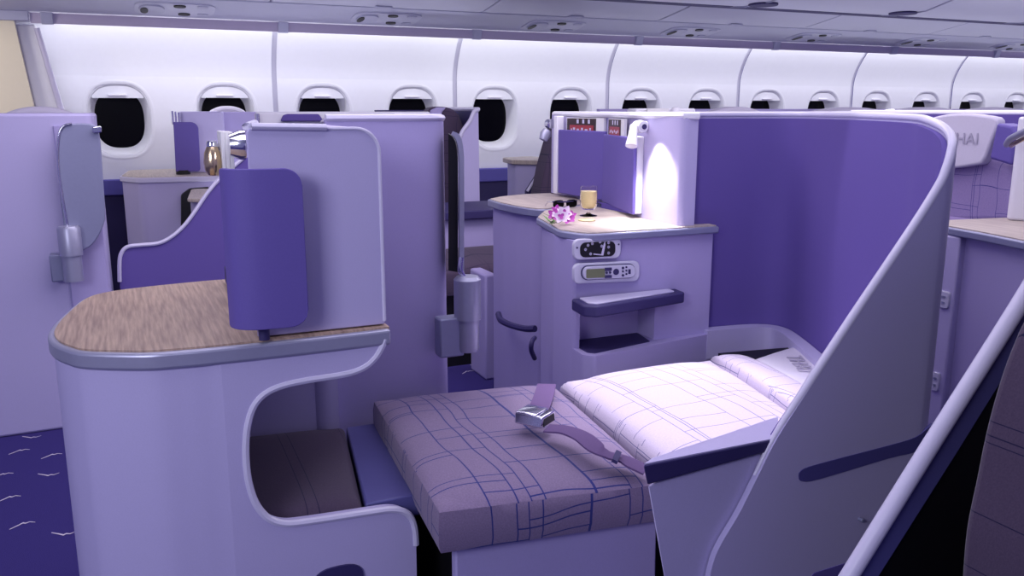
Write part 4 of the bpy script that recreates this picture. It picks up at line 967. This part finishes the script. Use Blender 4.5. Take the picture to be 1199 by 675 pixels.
t = thing('side_console', 'lavender console with pale wood top at the right edge behind the shell panel', 'console', (2.7, 1.8, 0))
rp_ = [Pz(*p, .85)[:2] for p in ((1109, 264), (1150, 272), (1199, 281), (1260, 290))]
back = [Pz(1260, 245, .85)[:2], Pz(1199, 254, .85)[:2], Pz(1150, 257, .85)[:2], Pz(1112, 260, .85)[:2]]
poly = rp_ + [(2.60, 1.30), (2.60, 1.95), back[3]]
poly = [(2.405, 1.93), (2.385, 1.80), (2.34, 1.62), (2.31, 1.35), (2.93, 1.35), (2.93, 1.98), (2.53, 2.04)]
pf = fillet(poly, [.02, .1, .1, 0, 0, 0, .02], 6)
bm = BM(); prism(bm, pf, 'z', .822, .847); obj('rim', bm, M_ALUD, t, bevel=.005)
bm = BM(); prism(bm, [(2.62 + (p[0] - 2.62) * .95, 1.7 + (p[1] - 1.7) * .97) for p in pf], 'z', .84, .8505); obj('wood_top', bm, M_WOODL, t, label='pale wood laminate top')
bm = BM(); prism(bm, [(2.62 + (p[0] - 2.62) * .86, 1.70 + (p[1] - 1.70) * .95) for p in pf], 'z', 0, .823); bd = obj('body', bm, M_LAV2, t)
bm = BM(); a = [Px(*p, 2.40) for p in ((1122, 282), (1102, 490))]; box(bm, 2.40, 2.44, 1.865, 1.945, 0, .822); obj('front_post', bm, M_LAV, t, bevel=.006)
for (px, py, w, h, nm) in ((1106, 351, .02, .028, 'rocker_switch'), (1096, 447, .014, .032, 'socket_plate')):
    p = Px(px, py, 2.398); bm = BM(); prism(bm, sellipse(p[1] , p[2], w, h, 5, 28), 'x', 2.392, 2.402); b_ = obj(nm, bm, M_PANEL, t, bevel=.002)
    bm = BM(); prism(bm, sellipse(p[1], p[2] + h * .35, w * .4, h * .12, 4, 16), 'x', 2.390, 2.393); prism(bm, sellipse(p[1], p[2] - h * .35, w * .3, h * .12, 4, 16), 'x', 2.390, 2.393); obj('marking', bm, M_ALUD, b_)
t = thing('suite_partition', 'white rounded partition end with a ring bracket at the upper right picture edge', 'partition', (2.75, 1.95, .851))
xa = Pz(1187, 262, .8505)
b = Pz(1178, 258, .851); YR_ = b[1]; a = Py(1180, 137, YR_); a = (b[0], b[1], a[2])
bm = BM(); prism(bm, fillet([(a[0], YR_), (a[0] + .03, YR_ - .05), (a[0] + .2, YR_ - .3), (a[0] + .25, YR_ - .25), (a[0] + .05, YR_ + .03)], [.02, .02, 0, 0, .02]), 'z', .851, a[2]); obj('panel', bm, M_WHITE, t, bevel=.008)
bm = BM(); tube(bm, cr([Py(1179, 169, YR_ - .03), Py(1183, 163, YR_ - .08), Py(1192, 158, YR_ - .12), Py(1205, 152, YR_ - .18)], 5), .011); obj('ring_bracket', bm, M_ALU, t)
bm = BM(); tube(bm, cr([Py(1184, 171, YR_ - .05), Py(1190, 167, YR_ - .1), Py(1204, 160, YR_ - .16)], 5), .007); obj('bracket_lining', bm, M_GOLDTINT, t)

# near-right suite: pale diagonal tube, dark lining and seat
YN = .90
t = thing('seat_shell', 'near shell edge at lower right: pale diagonal tube over a dark lining', 'seat shell', (1.2, YN, 0))
a = Vector(Py(985, 690, YN)); b = Vector(Py(1240, 275, YN)); mid = Vector(Py(1090, 521, YN))
bm = BM(); tube(bm, cr([a, mid, Vector(Py(1199, 348, YN)), b], 8), .014, 14); obj('rim_tube', bm, M_PALE, t)
dn = [Vector(Py(1008, 690, YN + .01)), Vector(Py(1112, 526, YN + .01)), Vector(Py(1215, 360, YN + .01)), Vector(Py(1260, 290, YN + .01))]
bm = BM(); prism(bm, [(p.x, p.z) for p in (a, mid, Vector(Py(1199, 350, YN)), b)] + [(p.x, p.z) for p in dn[::-1]], 'y', YN - .004, YN + .008); obj('edge_strip', bm, M_BAR, t)
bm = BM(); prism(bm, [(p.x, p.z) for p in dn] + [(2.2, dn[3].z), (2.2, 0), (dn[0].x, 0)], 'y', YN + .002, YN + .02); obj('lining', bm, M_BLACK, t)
YK = .78
t = thing('airline_seat', 'dark plaid seat back in shadow at the lower right corner', 'seat', (1.3, YK, 0))
o = [xz(*p, YK) for p in ((1122, 690), (1128, 620), (1140, 560), (1150, 510), (1163, 460), (1180, 410), (1205, 360), (1260, 300))]
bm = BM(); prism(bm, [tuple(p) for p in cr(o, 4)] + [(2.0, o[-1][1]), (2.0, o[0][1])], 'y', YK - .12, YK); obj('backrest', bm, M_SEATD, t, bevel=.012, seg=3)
bm = BM(); box(bm, o[0][0] + .02, 2.0, YK - .11, YK - .01, 0, o[0][1] + .02); obj('base', bm, M_BLACK, t)

# ================================================================== LIGHTS
def area(name, loc, size, sy, power, col, target):
    l = bpy.data.lights.new(name, 'AREA'); l.shape = 'RECTANGLE'; l.size = size; l.size_y = sy; l.energy = power; l.color = col
    o = bpy.data.objects.new(name, l); COL.objects.link(o); o.location = loc
    o.rotation_euler = (Vector(target) - Vector(loc)).to_track_quat('-Z', 'Y').to_euler(); return o
def spot(name, loc, target, power, col, ang, blend=.5, r=.03):
    l = bpy.data.lights.new(name, 'SPOT'); l.energy = power; l.color = col; l.spot_size = radians(ang); l.spot_blend = blend; l.shadow_soft_size = r
    o = bpy.data.objects.new(name, l); COL.objects.link(o); o.location = loc
    o.rotation_euler = (Vector(target) - Vector(loc)).to_track_quat('-Z', 'Y').to_euler(); return o
def lx(name, x0, x1, y, z, w, power, col, ty, tz):
    l = bpy.data.lights.new(name, 'AREA'); l.shape = 'RECTANGLE'; l.size = x1 - x0; l.size_y = w; l.energy = power; l.color = col
    o = bpy.data.objects.new(name, l); COL.objects.link(o); o.location = ((x0 + x1) / 2, y, z)
    d = Vector((0, ty - y, tz - z)).normalized(); zz_ = -d; xx = Vector((1, 0, 0)); yy = zz_.cross(xx)
    o.rotation_euler = Matrix((xx, yy, zz_)).transposed().to_euler(); return o
lx('cove_light', -.34, 10, 5.66, 1.735, .06, 28, (.96, .96, 1), 5.84, 1.3)
lx('aisle_light', -.4, 9, 3.0, 2.10, 1.0, 130, (.97, .90, 1), 3.3, 0)
lx('bed_light', -.3, 4, 1.5, 2.12, 1.0, 30, (.90, .86, 1), 1.6, 0)
lx('floor_path_light', 2.3, 10, 4.47, .04, .06, 42, (.92, .92, 1), 4.6, 1.8)  # added upward strip hidden behind the seats, brightens the bin undersides
lx('window_path_light', .62, 1.6, 5.0, .04, .06, 10, (.92, .92, 1), 5.1, 1.8)  # second unseen strip, added to brighten the overhead rail further left
lx('door_path_light', -2.4, -1.3, 4.8, .04, .06, 8, (.92, .92, 1), 5.1, 1.8)  # unseen strip added at the far left, also aimed up at the rail
area('door_light', (-1.4, -.1, 1.9), 1.0, 1.0, 42, (.86, .87, 1), (.1, 1.6, .45))  # soft fill added off to the left to brighten the console front
spot('shell_spot', (1.30, 2.05, 1.95), (1.72, 1.50, .85), 16, (.92, .88, 1), 36, .15)
area('galley_light', (-1.3, 4.6, 1.85), .4, .4, 8, (1, .93, .82), (-1.0, 5.5, 1.5))  # small warm fill added to brighten the cream end wall
spot('reading_spot', (1.40, 1.95, 2.08), (1.26, 1.76, .48), 120, (1, .96, 1), 34, .7)
spot('lamp_spot', (1.575, 2.40, 1.12), (1.60, 2.36, .85), 12, (1, .97, .98), 100, .8, .02)
spot('console_spot', (1.50, 2.46, 1.9), (1.56, 2.46, .85), 40, (1, .96, .96), 34, .6)
W = bpy.data.worlds.new('World'); SC.world = W; W.use_nodes = True
bg = W.node_tree.nodes['Background']; bg.inputs[0].default_value = (.42, .40, .90, 1); bg.inputs[1].default_value = .38

# ================================================================== CAMERA
cam = bpy.data.cameras.new('Camera'); co_ = bpy.data.objects.new('Camera', cam); COL.objects.link(co_)
cam.sensor_width = 36; cam.lens = F / 1199 * 36; cam.clip_start = .02
co_.location = (0, 0, H)
fwd = Vector((sin(PS) * cos(TH), cos(PS) * cos(TH), -sin(TH)))
co_.rotation_euler = fwd.to_track_quat('-Z', 'Y').to_euler()
SC.camera = co_
SC.view_settings.view_transform = 'Standard'
SC.view_settings.look = 'None'
SC.view_settings.exposure = 0
